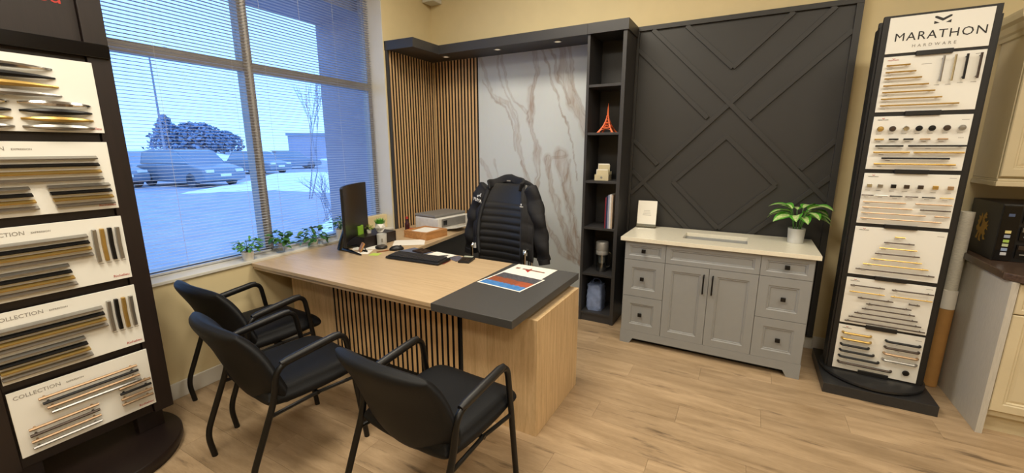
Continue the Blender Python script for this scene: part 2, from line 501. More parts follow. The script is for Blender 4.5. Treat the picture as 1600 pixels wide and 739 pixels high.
# ------------------------------------------------------------------ ceiling lamps (above the view)
lamp0 = thing('ceiling_light', 'recessed ceiling light panel', 'ceiling light', (LAMPS[0][0], LAMPS[0][1], CEIL), 0, 'recessed ceiling panels out of view')
f = MB()
for (a, b, c, d) in ((-.62, .62, -.32, -.30), (-.62, .62, .30, .32), (-.62, -.60, -.30, .30), (.60, .62, -.30, .30)): f.box(a, b, c, d, -.03, 0)
part('frame', f, M['white_paint'], lamp0)
part('diffuser', MB().box(-.60, .60, -.30, .30, -.012, 0), emit_mat('lamp_diffuser', '#fff0d8', 2.0), lamp0)
for i, (lx, ly, lw) in enumerate(LAMPS):
    o = lamp0 if i == 0 else copy_tree(lamp0, loc=(lx, ly, CEIL))
    ld = bpy.data.lights.new('panel_light', 'AREA'); ld.shape = 'RECTANGLE'; ld.size = 1.18; ld.size_y = 0.58
    ld.energy = LAMP_WATTS * lw; ld.color = LAMP_COLOR
    lo = link('panel_light', ld); lo.location = (lx, ly, CEIL - 0.035)

# ------------------------------------------------------------------ slatted oak panels in the corner
def veneer(o):
    '''oak face on a black core: only the side turned to the room carries the veneer'''
    o.data.materials.append(M['felt'])
    for p in o.data.polygons: p.material_index = 0 if p.normal.y < -.5 else 1
    return o
def slat_panel(label, n, pitch, z0, z1, loc, rz, edge=True):
    """runs along local +x from 0, faces local -y"""
    t = thing('slat_panel', label, 'wall panel', loc, rz, 'oak slat wall panels')
    part('backing', MB().box(0, n * pitch, -0.008, -0.001, z0, z1), M['felt'], t)
    src = None
    for k in range(n):
        if src is None:
            src = veneer(part('slat', MB().box(0, 0.0222, -0.022, -0.008, z0, z1), M['slat_oak'], t)); src.location = (0.009, 0, 0)
        else: inst(src, (0.009 + k * pitch, 0, 0), t)
    if edge: part('edge_strip', MB().box(-0.022, 0.0, -0.030, -0.001, z0, z1 + 0.02), M['charcoal'], t, bevel=0.001)
    return t
ZC = 2.425
# on the window wall: starts at u=0.705 and runs to the corner
p0 = wpt(0.0, 0.695, 0)
slat_panel('oak slat panel on the window side of the corner, dark edge strip', 17, 0.0406, 0.0, ZC, p0, R(90) + WA)
slat_panel('oak slat panel on the back wall beside the marble', 14, 0.0405, 0.0, ZC, (-3.071, YB, 0), 0, edge=False)

# ------------------------------------------------------------------ marble slab with painted-through veins
def marble():
    x0, x1, z0, z1 = -2.502, -1.236, 0.0, ZC
    nx, nz = 190, 350
    veins = [  # (points, width, strength)
        ([(-2.503,2.433),(-2.40,2.23),(-2.32,2.037),(-2.152,1.958),(-2.08,1.80),(-2.041,1.652),(-1.99,1.42),(-1.957,1.226),(-1.93,1.0)], .030, .55),
        ([(-2.205,2.459),(-2.20,2.33),(-2.179,2.189),(-2.12,2.06),(-2.07,1.977),(-1.948,1.869)], .016, .55),
        ([(-2.26,2.46),(-2.25,2.2),(-2.15,2.02),(-2.06,1.85),(-2.03,1.7)], .010, .5),
        ([(-2.45,2.2),(-2.30,2.0),(-2.20,1.93),(-2.12,1.8),(-2.05,1.5)], .008, .6),
        ([(-1.876,2.447),(-1.823,2.249),(-1.885,2.057),(-1.922,1.857),(-1.854,1.65),(-1.835,1.42),(-1.828,1.15),(-1.80,.95),(-1.681,.716),(-1.537,.533),(-1.352,.424)], .030, .8),
        ([(-1.90,2.1),(-1.915,1.95),(-1.90,1.8)], .045, .55),
        ([(-1.789,2.448),(-1.685,2.153),(-1.555,1.822),(-1.474,1.556),(-1.404,1.245)], .010, .75),
        ([(-1.595,2.438),(-1.577,2.208),(-1.488,1.991),(-1.40,1.82),(-1.30,1.66),(-1.24,1.58)], .055, .75),
        ([(-1.50,2.44),(-1.50,2.25),(-1.45,2.05),(-1.36,1.85),(-1.26,1.70)], .018, .7),
        ([(-1.72,2.44),(-1.66,2.3),(-1.60,2.12),(-1.5,1.95)], .012, .7),
        ([(-1.691,1.235),(-1.68,1.36),(-1.67,1.443),(-1.60,1.46),(-1.545,1.467)], .012, .5),
        ([(-1.718,1.42),(-1.643,1.108),(-1.544,.816),(-1.447,.587),(-1.353,.446)], .045, .85),
        ([(-1.60,1.47),(-1.54,1.25),(-1.47,1.0),(-1.42,.78),(-1.37,.5)], .060, .8),
        ([(-1.494,1.422),(-1.52,1.3),(-1.554,1.175),(-1.52,1.06),(-1.44,.9),(-1.38,.7)], .012, .7),
        ([(-2.003,1.395),(-1.929,1.246),(-1.829,1.034),(-1.77,.8)], .018, .6),
        ([(-2.477,1.409),(-2.374,1.212),(-2.30,1.0)], .022, .4),
        ([(-2.32,1.42),(-2.27,1.2),(-2.22,1.05)], .014, .35),
        ([(-1.353,.45),(-1.29,.25),(-1.26,0)], .03, .5),
    ]
    from mathutils import noise
    def seg(px, pz, a, b):
        dx, dz = b[0]-a[0], b[1]-a[1]; L2 = dx*dx + dz*dz
        t = max(0, min(1, ((px-a[0])*dx + (pz-a[1])*dz) / L2))
        return math.hypot(px - a[0] - t*dx, pz - a[1] - t*dz)
    base = lin('#cacfcf'); vein = lin('#987e68'); edge = lin('#776456')
    vs = []; cols = []
    boxes = [(min(p[0] for p in v[0]) - .12, max(p[0] for p in v[0]) + .12, min(p[1] for p in v[0]) - .12, max(p[1] for p in v[0]) + .12) for v in veins]
    for j in range(nz + 1):
        for i in range(nx + 1):
            x = x0 + (x1-x0)*i/nx; z = z0 + (z1-z0)*j/nz
            vs.append((x, YB - 0.012, z))
            wx = x + 0.035 * (noise.noise((x*7, z*5, 1.0))) + 0.014 * noise.noise((x*26, z*20, 4.0))
            wz = z + 0.03 * noise.noise((x*6, z*5, 9.0))
            c = list(base); n0 = noise.noise((x*2.2, z*1.6, 3.0))
            k = max(0, n0) * 0.10
            c = [c[q] * (1-k) + vein[q] * k for q in range(3)]
            for (pts, w, s), bx in zip(veins, boxes):
                if not (bx[0] < x < bx[1] and bx[2] < z < bx[3]): continue
                d = min(seg(wx, wz, pts[q], pts[q+1]) for q in range(len(pts)-1))
                ww_ = w * (0.75 + 0.5 * noise.noise((x*9, z*3, 7.0)))
                if d < ww_ * 1.6:
                    body = max(0, 1 - (d / (ww_*1.5))**2) * s * (0.50 + 0.40*noise.noise((x*14, z*4, 2.0)) + 0.45*noise.noise((wx*75, wz*7, 6.0)))
                    rim = max(0, 1 - abs(d - ww_*0.8) / 0.006) * s * 0.45
                    body = max(0, min(1, body)); rim = max(0, min(1, rim))
                    c = [c[q]*(1-body) + vein[q]*body for q in range(3)]
                    c = [c[q]*(1-rim) + edge[q]*rim for q in range(3)]
            cols.append(c)
    W = nx + 1
    fs = [(j*W+i, j*W+i+1, (j+1)*W+i+1, (j+1)*W+i) for j in range(nz) for i in range(nx)]
    nb = len(vs)
    back = [(x0, YB - .001, z0), (x1, YB - .001, z0), (x1, YB - .001, z1), (x0, YB - .001, z1)]
    vs += back; cols += [list(base)] * 4
    A, B, C_, D = 0, nx, nz*W + nx, nz*W
    fs += [(nb+3, nb+2, nb+1, nb), tuple(range(A, B+1))[::-1] + (nb, nb+1), tuple(D + i for i in range(nx+1)) + (nb+2, nb+3),
           tuple(j*W for j in range(nz+1)) + (nb+3, nb), tuple(j*W + nx for j in range(nz, -1, -1)) + (nb+1, nb+2)]
    me = bpy.data.meshes.new('marble_slab')
    cx_, cz_ = (x0+x1)/2, 0
    me.from_pydata([(v[0]-cx_, v[1]-YB, v[2]) for v in vs], [], fs)
    at = me.color_attributes.new('pigment', 'FLOAT_COLOR', 'POINT')
    buf = []
    for c in cols: buf += [c[0], c[1], c[2], 1.0]
    at.data.foreach_set('color', buf)
    me.materials.append(attr_mat('veined_marble', 0.32, coat=0.0))
    o = link('marble_slab', me); o.location = (cx_, YB, 0)
    return tag(o, 'white marble wall slab with brown veins behind the office chair', 'wall panel')
marble()

# ------------------------------------------------------------------ dark cornice with puck lamps
cr = thing('cornice', 'charcoal canopy shelf running over the slat panels and marble to the bookcase', 'canopy', (-2.0, YB, ZC))
off = (-2.0, YB, ZC)
yfr = 3.456
c1 = wpt(0.0, 0.72, 0); c2 = wpt(0.335, 0.72, 0)
outl = [(c1.x, c1.y), (c2.x, c2.y), (-2.735, yfr), (-1.236, yfr), (-1.236, YB - .002), (-3.09, YB - .002)]
part('soffit', MB().prism(outl, ZC, ZC + 0.02, 'z'), M['charcoal'], cr, off=off)
fas = MB()
def wall2(a, b, th=0.022, z0=ZC + .0, z1=ZC + .075):
    a = Vector(a); b = Vector(b); d = (b - a).normalized(); n = Vector((-d.y, d.x))
    q = [a, b, b + n * th, a + n * th]
    fas.prism([(p.x, p.y) for p in q], z0 - 0.006, z1, 'z')
wall2((c1.x, c1.y - .003), (c2.x, c2.y - .003)); wall2((c2.x + .003, c2.y), (-2.735 + .003, yfr)); wall2((-2.735, yfr - .003), (-1.236, yfr - .003))
part('fascia', fas, M['charcoal'], cr, off=off, bevel=0.0015)
part('top', MB().prism(outl, ZC + .065, ZC + 0.075, 'z'), M['charcoal'], cr, off=off)
for i, (px, py, lb) in enumerate(((-2.745, 3.585, 'small round puck light over the slat corner'), (-2.135, 3.56, 'small round puck light over the left half of the marble'), (-1.535, 3.56, 'small round puck light over the right half of the marble'))):
    t = thing('puck_light', lb, 'light', (px, py, ZC), 0, 'puck lights under the canopy')
    part('ring', MB().lathe([(0.0365, 0), (0.0365, -.006), (0.026, -.008), (0.026, -.004), (0.0, -.004)], 20), M['steel'], t, smooth=True)
    part('lens', MB().lathe([(0.026, -.0045), (0.02, -.006), (0.0, -.0065)], 20), emit_mat('puck_lens', '#fff0d0', 0.35), t, smooth=True)
    sd = bpy.data.lights.new('puck_glow', 'SPOT'); sd.energy = SPOT_WATTS; sd.color = (1, .86, .66); sd.spot_size = R(110); sd.spot_blend = 0.8; sd.shadow_soft_size = 0.02
    so = link('puck_glow', sd); so.location = (px, py, ZC - .012)

# ------------------------------------------------------------------ bookcase
bx0, bx1, by0, by1 = -1.234, -0.918, 3.465, YB - .001
bk = thing('bookcase', 'tall narrow charcoal bookcase with six open compartments', 'bookcase', ((bx0+bx1)/2, by0, 0)); off = ((bx0+bx1)/2, by0, 0)
part('side_panel', MB().box(bx0, bx0 + .022, by0, by1, 0, 2.425), M['charcoal'], bk, off=off, bevel=.001)
part('side_panel', MB().box(bx1 - .03, bx1, by0, by1, 0, 2.425), M['charcoal'], bk, off=off, bevel=.001)
part('back_panel', MB().box(bx0 + .022, bx1 - .03, by1 - .012, by1, 0.06, 2.425), M['charcoal'], bk, off=off)
for z in (0.085, 0.448, 0.862, 1.262, 1.658, 2.036):
    part('shelf', MB().box(bx0 + .022, bx1 - .03, by0 + .004, by1 - .012, z - .02, z), M['charcoal'], bk, off=off, bevel=.001)
part('plinth', MB().box(bx0 + .022, bx1 - .03, by0 + .012, by0 + .03, 0, .065), M['charcoal'], bk, off=off)
part('top_panel', MB().box(bx0, bx1, by0, by1, 2.425, 2.45), M['charcoal'], bk, off=off)
part('top_fascia', MB().box(bx0 - .001, bx1 + .012, by0 - .012, by0 + .01, 2.4195, 2.5).box(bx1, bx1 + .012, by0 + .01, by1, 2.4195, 2.5).box(bx0, bx1, by0 + .01, by1, 2.488, 2.5), M['charcoal'], bk, off=off, bevel=.001)

# --- things on its shelves
def eiffel():
    t = thing('tower_figurine', 'orange lattice tower figurine on the bookcase shelf', 'figurine', (-1.082, 3.60, 1.658))
    m = mat('orange_plastic', '#e8703c', 0.5, var=0.08)
    H = 0.238
    def half(z):
        q = z / H
        return 0.058 * (1 - q) ** 3.3 + 0.0045 * (1 - q) + 0.0012
    legs = MB()
    for sx in (-1, 1):
        for sy in (-1, 1):
            pts = []; rr = []
            for k in range(13):
                z = 0.135 * k / 12; w = half(z); pts.append((sx*w, sy*w, z)); rr.append(max(.0032, .0085 * (1 - z/.2)))
            legs.tube(pts, rr, 4)
            # cross lattice between this leg and the next
    part('leg_frame', legs, m, t)
    lat = MB()
    zs = [.045, .07, .095, .115, .135]
    for a in range(4):
        s = [(-1,-1),(1,-1),(1,1),(-1,1)][a]; e = [(1,-1),(1,1),(-1,1),(-1,-1)][a]
        for i in range(len(zs)-1):
            w0, w1 = half(zs[i]), half(zs[i+1])
            lat.tube([(s[0]*w0, s[1]*w0, zs[i]), (e[0]*w1, e[1]*w1, zs[i+1])], .0018, 4)
            lat.tube([(e[0]*w0, e[1]*w0, zs[i]), (s[0]*w1, s[1]*w1, zs[i+1])], .0018, 4)
        w = half(.012)
        pts = []
        for k in range(9):
            q = k / 8; ang = math.pi * q; ww_ = half(.0) * .8
            px = -math.cos(ang) * ww_; pz = .004 + math.sin(ang) * .030; o_ = half(pz) + .002
            pts.append((px, -o_, pz) if a == 0 else (o_, px, pz) if a == 1 else (px, o_, pz) if a == 2 else (-o_, px, pz))
        lat.tube(pts, .0025, 4)
    part('lattice', lat, m, t)
    pl = MB()
    for z, g in ((.040, 1.12), (.078, 1.15), (.134, 1.5)):
        w = half(z) * g + .002; pl.box(-w, w, -w, w, z, z + .006)
    for sx in (-1, 1):
        for sy in (-1, 1): pl.box(sx*.058 - .011, sx*.058 + .011, sy*.058 - .011, sy*.058 + .011, 0, .006)
    part('platform', pl, m, t)
    part('spire', MB().tube([(0,0,.13), (0,0,.18), (0,0,.21), (0,0,.225), (0,0,H+.004)], [.009, .006, .004, .0018, .0008], 6), m, t)
eiffel()
ch = thing('card_holder', 'cream stepped card holder with cards on the bookcase shelf', 'card holder', (-1.098, 3.585, 1.262))
m_kraft = mat('kraft_cream', '#c9bc98', 0.6, var=0.04)
part('tray', MB().box(-.060, .060, -.045, -.040, 0, .045).box(-.060, .060, .045, .05, 0, .075).box(-.060, -.056, -.040, .045, 0, .05).box(.056, .060, -.040, .045, 0, .05).box(-.056, .056, -.040, .045, 0, .004).box(-.056, .056, -.002, .001, 0, .06), m_kraft, ch)
for k, (yy_, hh) in enumerate(((-.030, .082), (-.018, .088), (.012, .125), (.024, .135))):
    part('card_stack', MB().obox((0.004 * (-1)**k, yy_, hh/2 + .004), (.098, .008, hh), Matrix.Rotation(R(-6), 3, 'X')), M['paper'] if k % 2 else m_kraft, ch)
part('emblem', MB().prism([(-.010,.022),(0,.012),(.012,.022),(.004,.034),(-.008,.032)], -.0465, -.045, 'y'), M['grey_print'], ch)
specs = [('red', '#7a2030', .262, .010, 'thin dark red book, leftmost of the books on the bookcase shelf'), ('navy', '#2c3557', .275, .012, 'navy blue book beside the dark red one on the bookcase shelf'),
         ('lilac', '#8d93b0', .285, .012, 'grey blue folder in the middle of the books on the bookcase shelf'), ('white', '#d8d6d6', .290, .014, 'white folder on the bookcase shelf'), ('tan', '#b9a58f', .286, .012, 'beige folder, rightmost of the books on the bookcase shelf')]
bxp = -1.036
for nm, col, hh, th, lb in specs:
    t = thing('book', lb, 'book', (bxp + th/2, 3.57, 0.862), 0, 'books on the bookcase shelf')
    cm = mat(nm + '_cover', col, 0.5)
    part('cover', MB().box(-th/2, -th/2 + .0015, -.09, .10, 0, hh).box(th/2 - .0015, th/2, -.09, .10, 0, hh).box(-th/2 + .0015, th/2 - .0015, -.09, -.0885, 0, hh), cm, t)
    part('pages', MB().box(-th/2 + .0016, th/2 - .0016, -.088, .098, .003, hh - .003), M['paper'], t)
    bxp += th + .0012
jr = thing('water_pitcher', 'clear water pitcher with a white lid on the bookcase shelf', 'pitcher', (-1.080, 3.60, .448))
part('jug', MB().lathe([(.046, 0), (.048, .01), (.052, .19), (.050, .19), (.046, .012), (0, .010)], 24), M['clear'], jr, smooth=True)
part('filter', MB().lathe([(.026, .075), (.032, .19), (.0, .19)], 20), mat('filter_white', '#c9c9c9', .4), jr, smooth=True)
part('lid', MB().lathe([(.053, .1905), (.056, .20), (.056, .262), (.05, .27), (0, .274)], 24).lathe([(.054, .155), (.0545, .156), (.0545, .189), (.054, .19)], 24), mat('lid_grey', '#a9a8a6', .35, metal=.3), jr, smooth=True)
part('handle', MB().tube(fillet([(.052, 0, .18), (.082, 0, .17), (.080, 0, .06), (.049, 0, .04)], .03), .006, 8), M['clear'], jr, smooth=True)
bg = thing('plastic_bag', 'pale blue plastic shopping bag at the bottom of the bookcase', 'bag', (-1.118, 3.60, .085))
def bagfn(scale):
    mb = MB(); n = 14; rings = 9
    vs = []; fs = []
    for j in range(rings):
        z = .235 * j / (rings - 1)
        for k in range(n * 2):
            a = 2 * math.pi * k / (n * 2)
            cx_, sy_ = math.cos(a), math.sin(a)
            px = math.copysign(abs(cx_) ** .35, cx_) * .068; py = math.copysign(abs(sy_) ** .35, sy_) * .075
            w = 1 + .06 * math.sin(3.1 * z * 30 + k) + (.05 if 0 < j < 6 else -.02)
            vs.append((px * w, py * w, z + (.012 * math.sin(k * 2.1) if j == rings - 1 else 0)))
    for j in range(rings - 1):
        for k in range(n*2):
            k2 = (k+1) % (n*2); fs.append((j*n*2+k, j*n*2+k2, (j+1)*n*2+k2, (j+1)*n*2+k))
    fs.append(tuple(range(n*2-1, -1, -1)))
    fs.append(tuple((rings-1)*n*2 + k for k in range(n*2)))
    return mb.add(vs, fs)
part('sack', bagfn(1), mat('blue_film', '#7f8fb4', .35, var=.25, scale=18, bump=.6), bg, smooth=True)
part('handle', MB().tube(fillet([(-.04, 0, .235), (-.03, .01, .28), (.03, .01, .28), (.045, 0, .235)], .03), .004, 6), mat('handle_film', '#6f80a8', .4), bg, smooth=True)
# ------------------------------------------------------------------ charcoal feature wall with batten pattern
FX0, FX1, FZ0, FZ1 = -0.917, 0.552, 0.105, 2.502
fw_ = thing('feature_panel', 'charcoal wall panel with crossing diagonal battens behind the vanity', 'wall panel', ((FX0+FX1)/2, YB, FZ0)); off = ((FX0+FX1)/2, YB, FZ0)
part('backing', MB().box(FX0, FX1, YB - .020, YB - .0005, FZ0, FZ1), M['feature'], fw_, off=off)
YP = YB - .020
for (a, b, c, d) in ((FX0, FX1, FZ1 - .035, FZ1), (FX0, FX0 + .022, FZ0, FZ1 - .035), (FX1 - .04, FX1, FZ0, FZ1 - .035)):
    part('border', MB().box(a, b, YP - .020, YP, c, d), M['feature'], fw_, off=off, bevel=.0015)
NB = [0]
def batten(a, b, w=.034, d=.018):
    NB[0] += 1; d = .0185 - .0003 * NB[0]
    a = Vector(a); b = Vector(b); t = (b - a).normalized(); n = Vector((-t.y, t.x)) * (w / 2)
    q = [a - n, b - n, b + n, a + n]
    return part('batten', MB().prism([(p.x, p.y) for p in q], YP - d, YP, 'y'), M['feature'], fw_, off=off, bevel=.0015)
C0 = (-0.183, 1.866)
xl, xr = FX0 + .02, FX1 - .038
zt = FZ1 - .034
def dia(p, q): return batten(p, q)
dia((C0[0] - (zt - C0[1]) * 1.01, zt), C0); dia(C0, (xr, C0[1] - (xr - C0[0]) * 1.02))         # long diagonal, top left to bottom right
dia((C0[0] + (zt - C0[1]) * .975, zt), C0); dia(C0, (xl, C0[1] - (C0[0] - xl) * 1.015))        # long diagonal, top right to bottom left
V0 = (-0.186, 2.128)
dia((V0[0] - .352, zt), V0); dia((V0[0] + .352, zt), V0)
dia((xl, 2.327), (-0.330, 1.765)); dia((xr, 2.308), (-0.044, 1.752))
dia((xl, 1.602), (-0.686, 1.396)); dia((xr, 1.588), (0.326, 1.379))
dia((xl, 1.345), (-0.05, 0.51)); dia((xr, 1.330), (-0.30, 0.51))
D = [(-0.180, 1.622), (0.186, 1.256), (-0.180, 0.89), (-0.552, 1.256)]
for i in range(4): dia(D[i], D[(i+1) % 4])

# ------------------------------------------------------------------ vanity cabinet
vx0, vx1, vy0, vy1 = -0.784, 0.432, 3.205, 3.752
off = ((vx0+vx1)/2, (vy0+vy1)/2, 0)
vn = thing('vanity_cabinet', 'grey painted vanity cabinet with six corner drawers and two middle doors', 'cabinet', off)
part('carcass', MB().box(vx0, vx1, vy0 + .02, vy1, .11, .838), M['vanity'], vn, off=off, bevel=.001)
part('skirt', MB().prism([(vx0, 0), (vx0 + .075, 0), (vx0 + .10, .045), (vx1 - .10, .045), (vx1 - .075, 0), (vx1, 0), (vx1, .108), (vx0, .108)], vy0, vy0 + .02, 'y'), M['vanity'], vn, off=off, bevel=.001)
part('skirt', MB().box(vx0, vx0 + .02, vy0 + .02, vy1, 0, .11).box(vx1 - .02, vx1, vy0 + .02, vy1, 0, .11), M['vanity'], vn, off=off)
part('base_back', MB().box(vx0 + .02, vx1 - .02, vy0 + .07, vy0 + .085, 0, .11), M['black_plastic'], vn, off=off)
def front(name, x0, x1, z0, z1, rail):
    """framed front: flat rim, stepped moulding, recessed centre panel"""
    g = .0015; x0 += g; x1 -= g; z0 += g; z1 -= g
    rings = [(0, 0.0), (rail - .012, 0.0), (rail - .004, .005), (rail, .004), (rail + .004, .010)]
    vs = []; fs = []
    for d, dep in rings:
        vs += [(x0 + d, vy0 + dep, z0 + d), (x1 - d, vy0 + dep, z0 + d), (x1 - d, vy0 + dep, z1 - d), (x0 + d, vy0 + dep, z1 - d)]
    for i in range(len(rings) - 1):
        for k in range(4):
            k2 = (k + 1) % 4; fs.append((i*4+k, i*4+k2, (i+1)*4+k2, (i+1)*4+k))
    n = (len(rings) - 1) * 4; fs.append((n, n+1, n+2, n+3))
    b = len(vs); vs += [(x0, vy0 + .0195, z0), (x1, vy0 + .0195, z0), (x1, vy0 + .0195, z1), (x0, vy0 + .0195, z1)]
    for k in range(4): k2 = (k+1) % 4; fs.append((k, b+k, b+k2, k2))
    fs.append((b+3, b+2, b+1, b))
    return part(name, MB().add(vs, fs), M['vanity'], vn, off=off)
def knob(p, x, z):
    part('knob', MB().box(x - .0145, x + .0145, vy0 - .022, vy0 - .010, z - .0145, z + .0145).box(x - .006, x + .006, vy0 - .010, vy0 + .0105, z - .006, z + .006), M['black_metal'], p, off=off, bevel=.003)
XA, XB, XM = -0.479, 0.130, -0.176
for (a, b, kx) in ((vx0 + .004, XA, -.637), (XB, vx1 - .004, .281)):
    for (z0, z1, rail) in ((.108, .399, .07), (.399, .692, .07), (.692, .836, .043)):
        d = front('drawer', a, b, z0, z1, rail); knob(d, kx, (z0 + z1) / 2 + (.002 if z0 < .6 else .004))
front('drawer', XA, XB, .692, .836, .043)
for (a, b, hx) in ((XA, XM, -.208), (XM, XB, -.149)):
    d = front('door', a, b, .108, .692, .062)
    h = MB().tube(fillet([(hx, vy0 + .001, .640), (hx, vy0 - .028, .640), (hx, vy0 - .028, .506), (hx, vy0 + .001, .506)], .012), .0055, 8)
    part('handle', h, M['black_metal'], d, off=off, smooth=True)
# worktop with an undermount basin
tx0, tx1, ty0, ty1, tz0, tz1 = -0.812, 0.455, 3.178, 3.757, .839, .868
sx0, sx1, sy0, sy1 = -0.39, 0.04, 3.345, 3.60
off = ((tx0+tx1)/2, (ty0+ty1)/2, tz0)
vt = thing('quartz_worktop', 'cream quartz worktop with a sink cut-out on the grey vanity', 'worktop', off)
top = MB()
def ring_slab(mb, X0, X1, Y0, Y1, a0, a1, b0, b1, z0, z1):
    vs = []
    for z in (z0, z1):
        vs += [(X0,Y0,z),(X1,Y0,z),(X1,Y1,z),(X0,Y1,z),(a0,b0,z),(a1,b0,z),(a1,b1,z),(a0,b1,z)]
    fs = []
    for k in range(4):
        k2 = (k+1) % 4
        fs += [(k, 4+k, 4+k2, k2), (8+k, 8+k2, 12+k2, 12+k), (k, k2, 8+k2, 8+k), (4+k, 12+k, 12+k2, 4+k2)]
    return mb.add(vs, fs)
part('slab', ring_slab(top, tx0, tx1, ty0, ty1, sx0, sx1, sy0, sy1, tz0, tz1), M['quartz'], vt, off=off, bevel=.002)
bs = MB()
bs.box(sx0 - .01, sx1 + .01, sy0 - .01, sy0, .72, .8385).box(sx0 - .01, sx1 + .01, sy1, sy1 + .01, .72, .8385).box(sx0 - .01, sx0, sy0, sy1, .72, .8385).box(sx1, sx1 + .01, sy0, sy1, .72, .8385).box(sx0, sx1, sy0, sy1, .72, .73)
part('basin', bs, M['ceramic'], vt, off=off)
# acrylic card stand
cs = thing('card_stand', 'white printed card in a clear stand on the vanity', 'card stand', (-.725, 3.655, .868), R(4))
Mx = Matrix.Translation((0, 0, .0)) @ Matrix.Rotation(R(-9), 4, 'X')
part('card', MB().merge(MB().box(-.077, .077, -.001, .001, .006, .228), Mx), M['paper'], cs)
part('stand', MB().merge(MB().box(-.08, .08, -.0045, -.002, .002, .03).box(-.08, .08, .002, .0045, .002, .20), Mx).box(-.08, .08, -.025, .055, 0, .003), M['clear'], cs)
pr = MB()
for k in range(4): pr.merge(MB().box(-.035 + .003*k, .035 - .004*k, -.0014, -.00105, .105 + .012*k, .1075 + .012*k), Mx)
part('print', pr, M['grey_print'], cs)

# ------------------------------------------------------------------ potted plant on the vanity
def leaf_mesh(name, L, W, bend, mats, n=7, fold=.25):
    """pointed oval leaf along +x, bending down; three columns either side of the rib"""
    vs = []; fs = []
    for i in range(n + 1):
        q = i / n; w = W * math.sin(math.pi * min(1, q * .96 + .04)) ** .8 * (1 - .25 * q)
        x = L * math.sin(bend * q) / bend if bend > 1e-3 else L * q
        z = L * (1 - math.cos(bend * q)) / -bend if bend > 1e-3 else 0
        for s in (-1, -.5, 0, .5, 1):
            vs.append((x, s * w / 2, z + abs(s) * w * fold * .5))
    for i in range(n):
        for k in range(4): fs.append((i*5+k, i*5+k+1, (i+1)*5+k+1, (i+1)*5+k))
    me = bpy.data.meshes.new(name); me.from_pydata(vs, [], fs)
    for m_ in mats: me.materials.append(m_)
    for p in me.polygons:
        p.use_smooth = True
        if len(mats) > 1: p.material_index = 1 if (p.index % 4) in (1, 2) else 0
    return me
M['leaf_pale'] = mat('pale_leaf_centre', '#b9cf8a', .45, var=.3, scale=50)
pp = thing('potted_plant', 'variegated leafy plant in a pale grey pot on the vanity', 'plant', (.338, 3.575, .868))
part('pot', MB().lathe([(.046, 0), (.048, .002), (.054, .105), (.050, .105), (.047, .09), (0, .088)], 28), M['pot_grey'], pp, smooth=True)
part('soil', MB().lathe([(.047, .0885), (.046, .0925), (0, .094)], 20), M['soil'], pp, smooth=True)
lv = leaf_mesh('leaf', .165, .125, 1.15, [M['leaf_bright'], M['leaf_pale']])
rnd = random.Random(3)
angs = [(-20, 35, .95), (10, 55, 1.05), (-55, 40, .9), (165, 30, .95), (195, 42, .9), (215, 25, .85), (140, 55, .8), (-5, 22, 1.0), (30, 40, 1.0), (60, 62, .8), (255, 30, .75), (-35, 65, 1.05), (100, 50, .75), (180, 62, .9), (-75, 25, .7)]
for i, (az, el, sc) in enumerate(angs):
    base = Vector((math.cos(R(az)) * .018, math.sin(R(az)) * .018, .094))
    st = base + Vector((math.cos(R(az)) * .035, math.sin(R(az)) * .035, .050 + .115 * math.sin(R(el))))
    part('stem', MB().tube([base - Vector((0, 0, .012)), (base + st) / 2 + Vector((0, 0, .012)), st], .0022, 5), M['leaf'], pp, smooth=True)
    o = link('leaf', lv, pp); o.location = st; o.rotation_euler = (R(rnd.uniform(-18, 18)), R(-el * .55), R(az)); o.scale = (sc, sc, sc)

# ------------------------------------------------------------------ hardware display stands
def bar_handle(p, name, x0, x1, z, m, r=.0035, y=-.018, thick=None):
    """bar pull on two posts, along local x, board face at y=0"""
    w = x1 - x0; i = min(.02, w * .14)
    mb = MB().tube([(x0, y, z), (x1, y, z)], r, 6)
    for xx in (x0 + i, x1 - i): mb.tube([(xx, y, z), (xx, -.0002, z)], r * .8, 6)
    return part(name, mb, m, p)
def bar_vert(p, name, x, z0, z1, m, r=.005, y=-.02):
    mb = MB().tube([(x, y, z0), (x, y, z1)], r, 6)
    for zz in (z0 + .012, z1 - .012): mb.tube([(x, y, zz), (x, -.0002, zz)], r * .8, 6)
    return part(name, mb, m, p)
def arch_handle(p, name, x0, x1, z, m, r=.005, y=-.022):
    mb = MB().tube(fillet([(x0, -.0002, z), (x0 + .004, y, z), (x1 - .004, y, z), (x1, -.0002, z)], .012), r, 6)
    return part(name, mb, m, p, smooth=True)
def wedge_handle(p, name, x0, x1, z, m, h=.012):
    """edge pull: shallow wedge profile"""
    poly = [(-.0002, z), (-.020, z - .003), (-.022, z + .002), (-.004, z + h)]
    return part(name, MB().prism(poly, x0, x1, 'x'), m, p)
def round_knob(p, name, x, z, m, r=.014):
    Mk = Matrix.Translation((x, 0, z)) @ Matrix.Rotation(R(90), 4, 'X')
    return part(name, MB().lathe([(r * .5, .0002), (r * .45, .01), (r, .014), (r, .02), (r * .8, .024), (0, .025)], 16, M=Mk), m, p, smooth=True)
def square_knob(p, name, x, z, m, s=.012):
    return part(name, MB().box(x - s, x + s, -.026, -.012, z - s * .9, z + s * .9).box(x - s * .4, x + s * .4, -.012, -.0002, z - s * .4, z + s * .4), m, p, bevel=.002)
TXT = Matrix.Rotation(R(90), 4, 'X')     # text plane facing local -y
def txt(p, s, x, z, size, m, y=-.0006, **k):
    return lettering('lettering', s, size, m, p, Matrix.Translation((x, y, z)) @ TXT, **k)
def captions(p, pts, w=.022, m='grey_print'):
    mb = MB()
    for (x, z) in pts: mb.box(x, x + w, -.0005, -.0001, z - .0011, z + .0011)
    o = part('caption', mb, M[m], p); o['kind'] = 'stuff'; return o

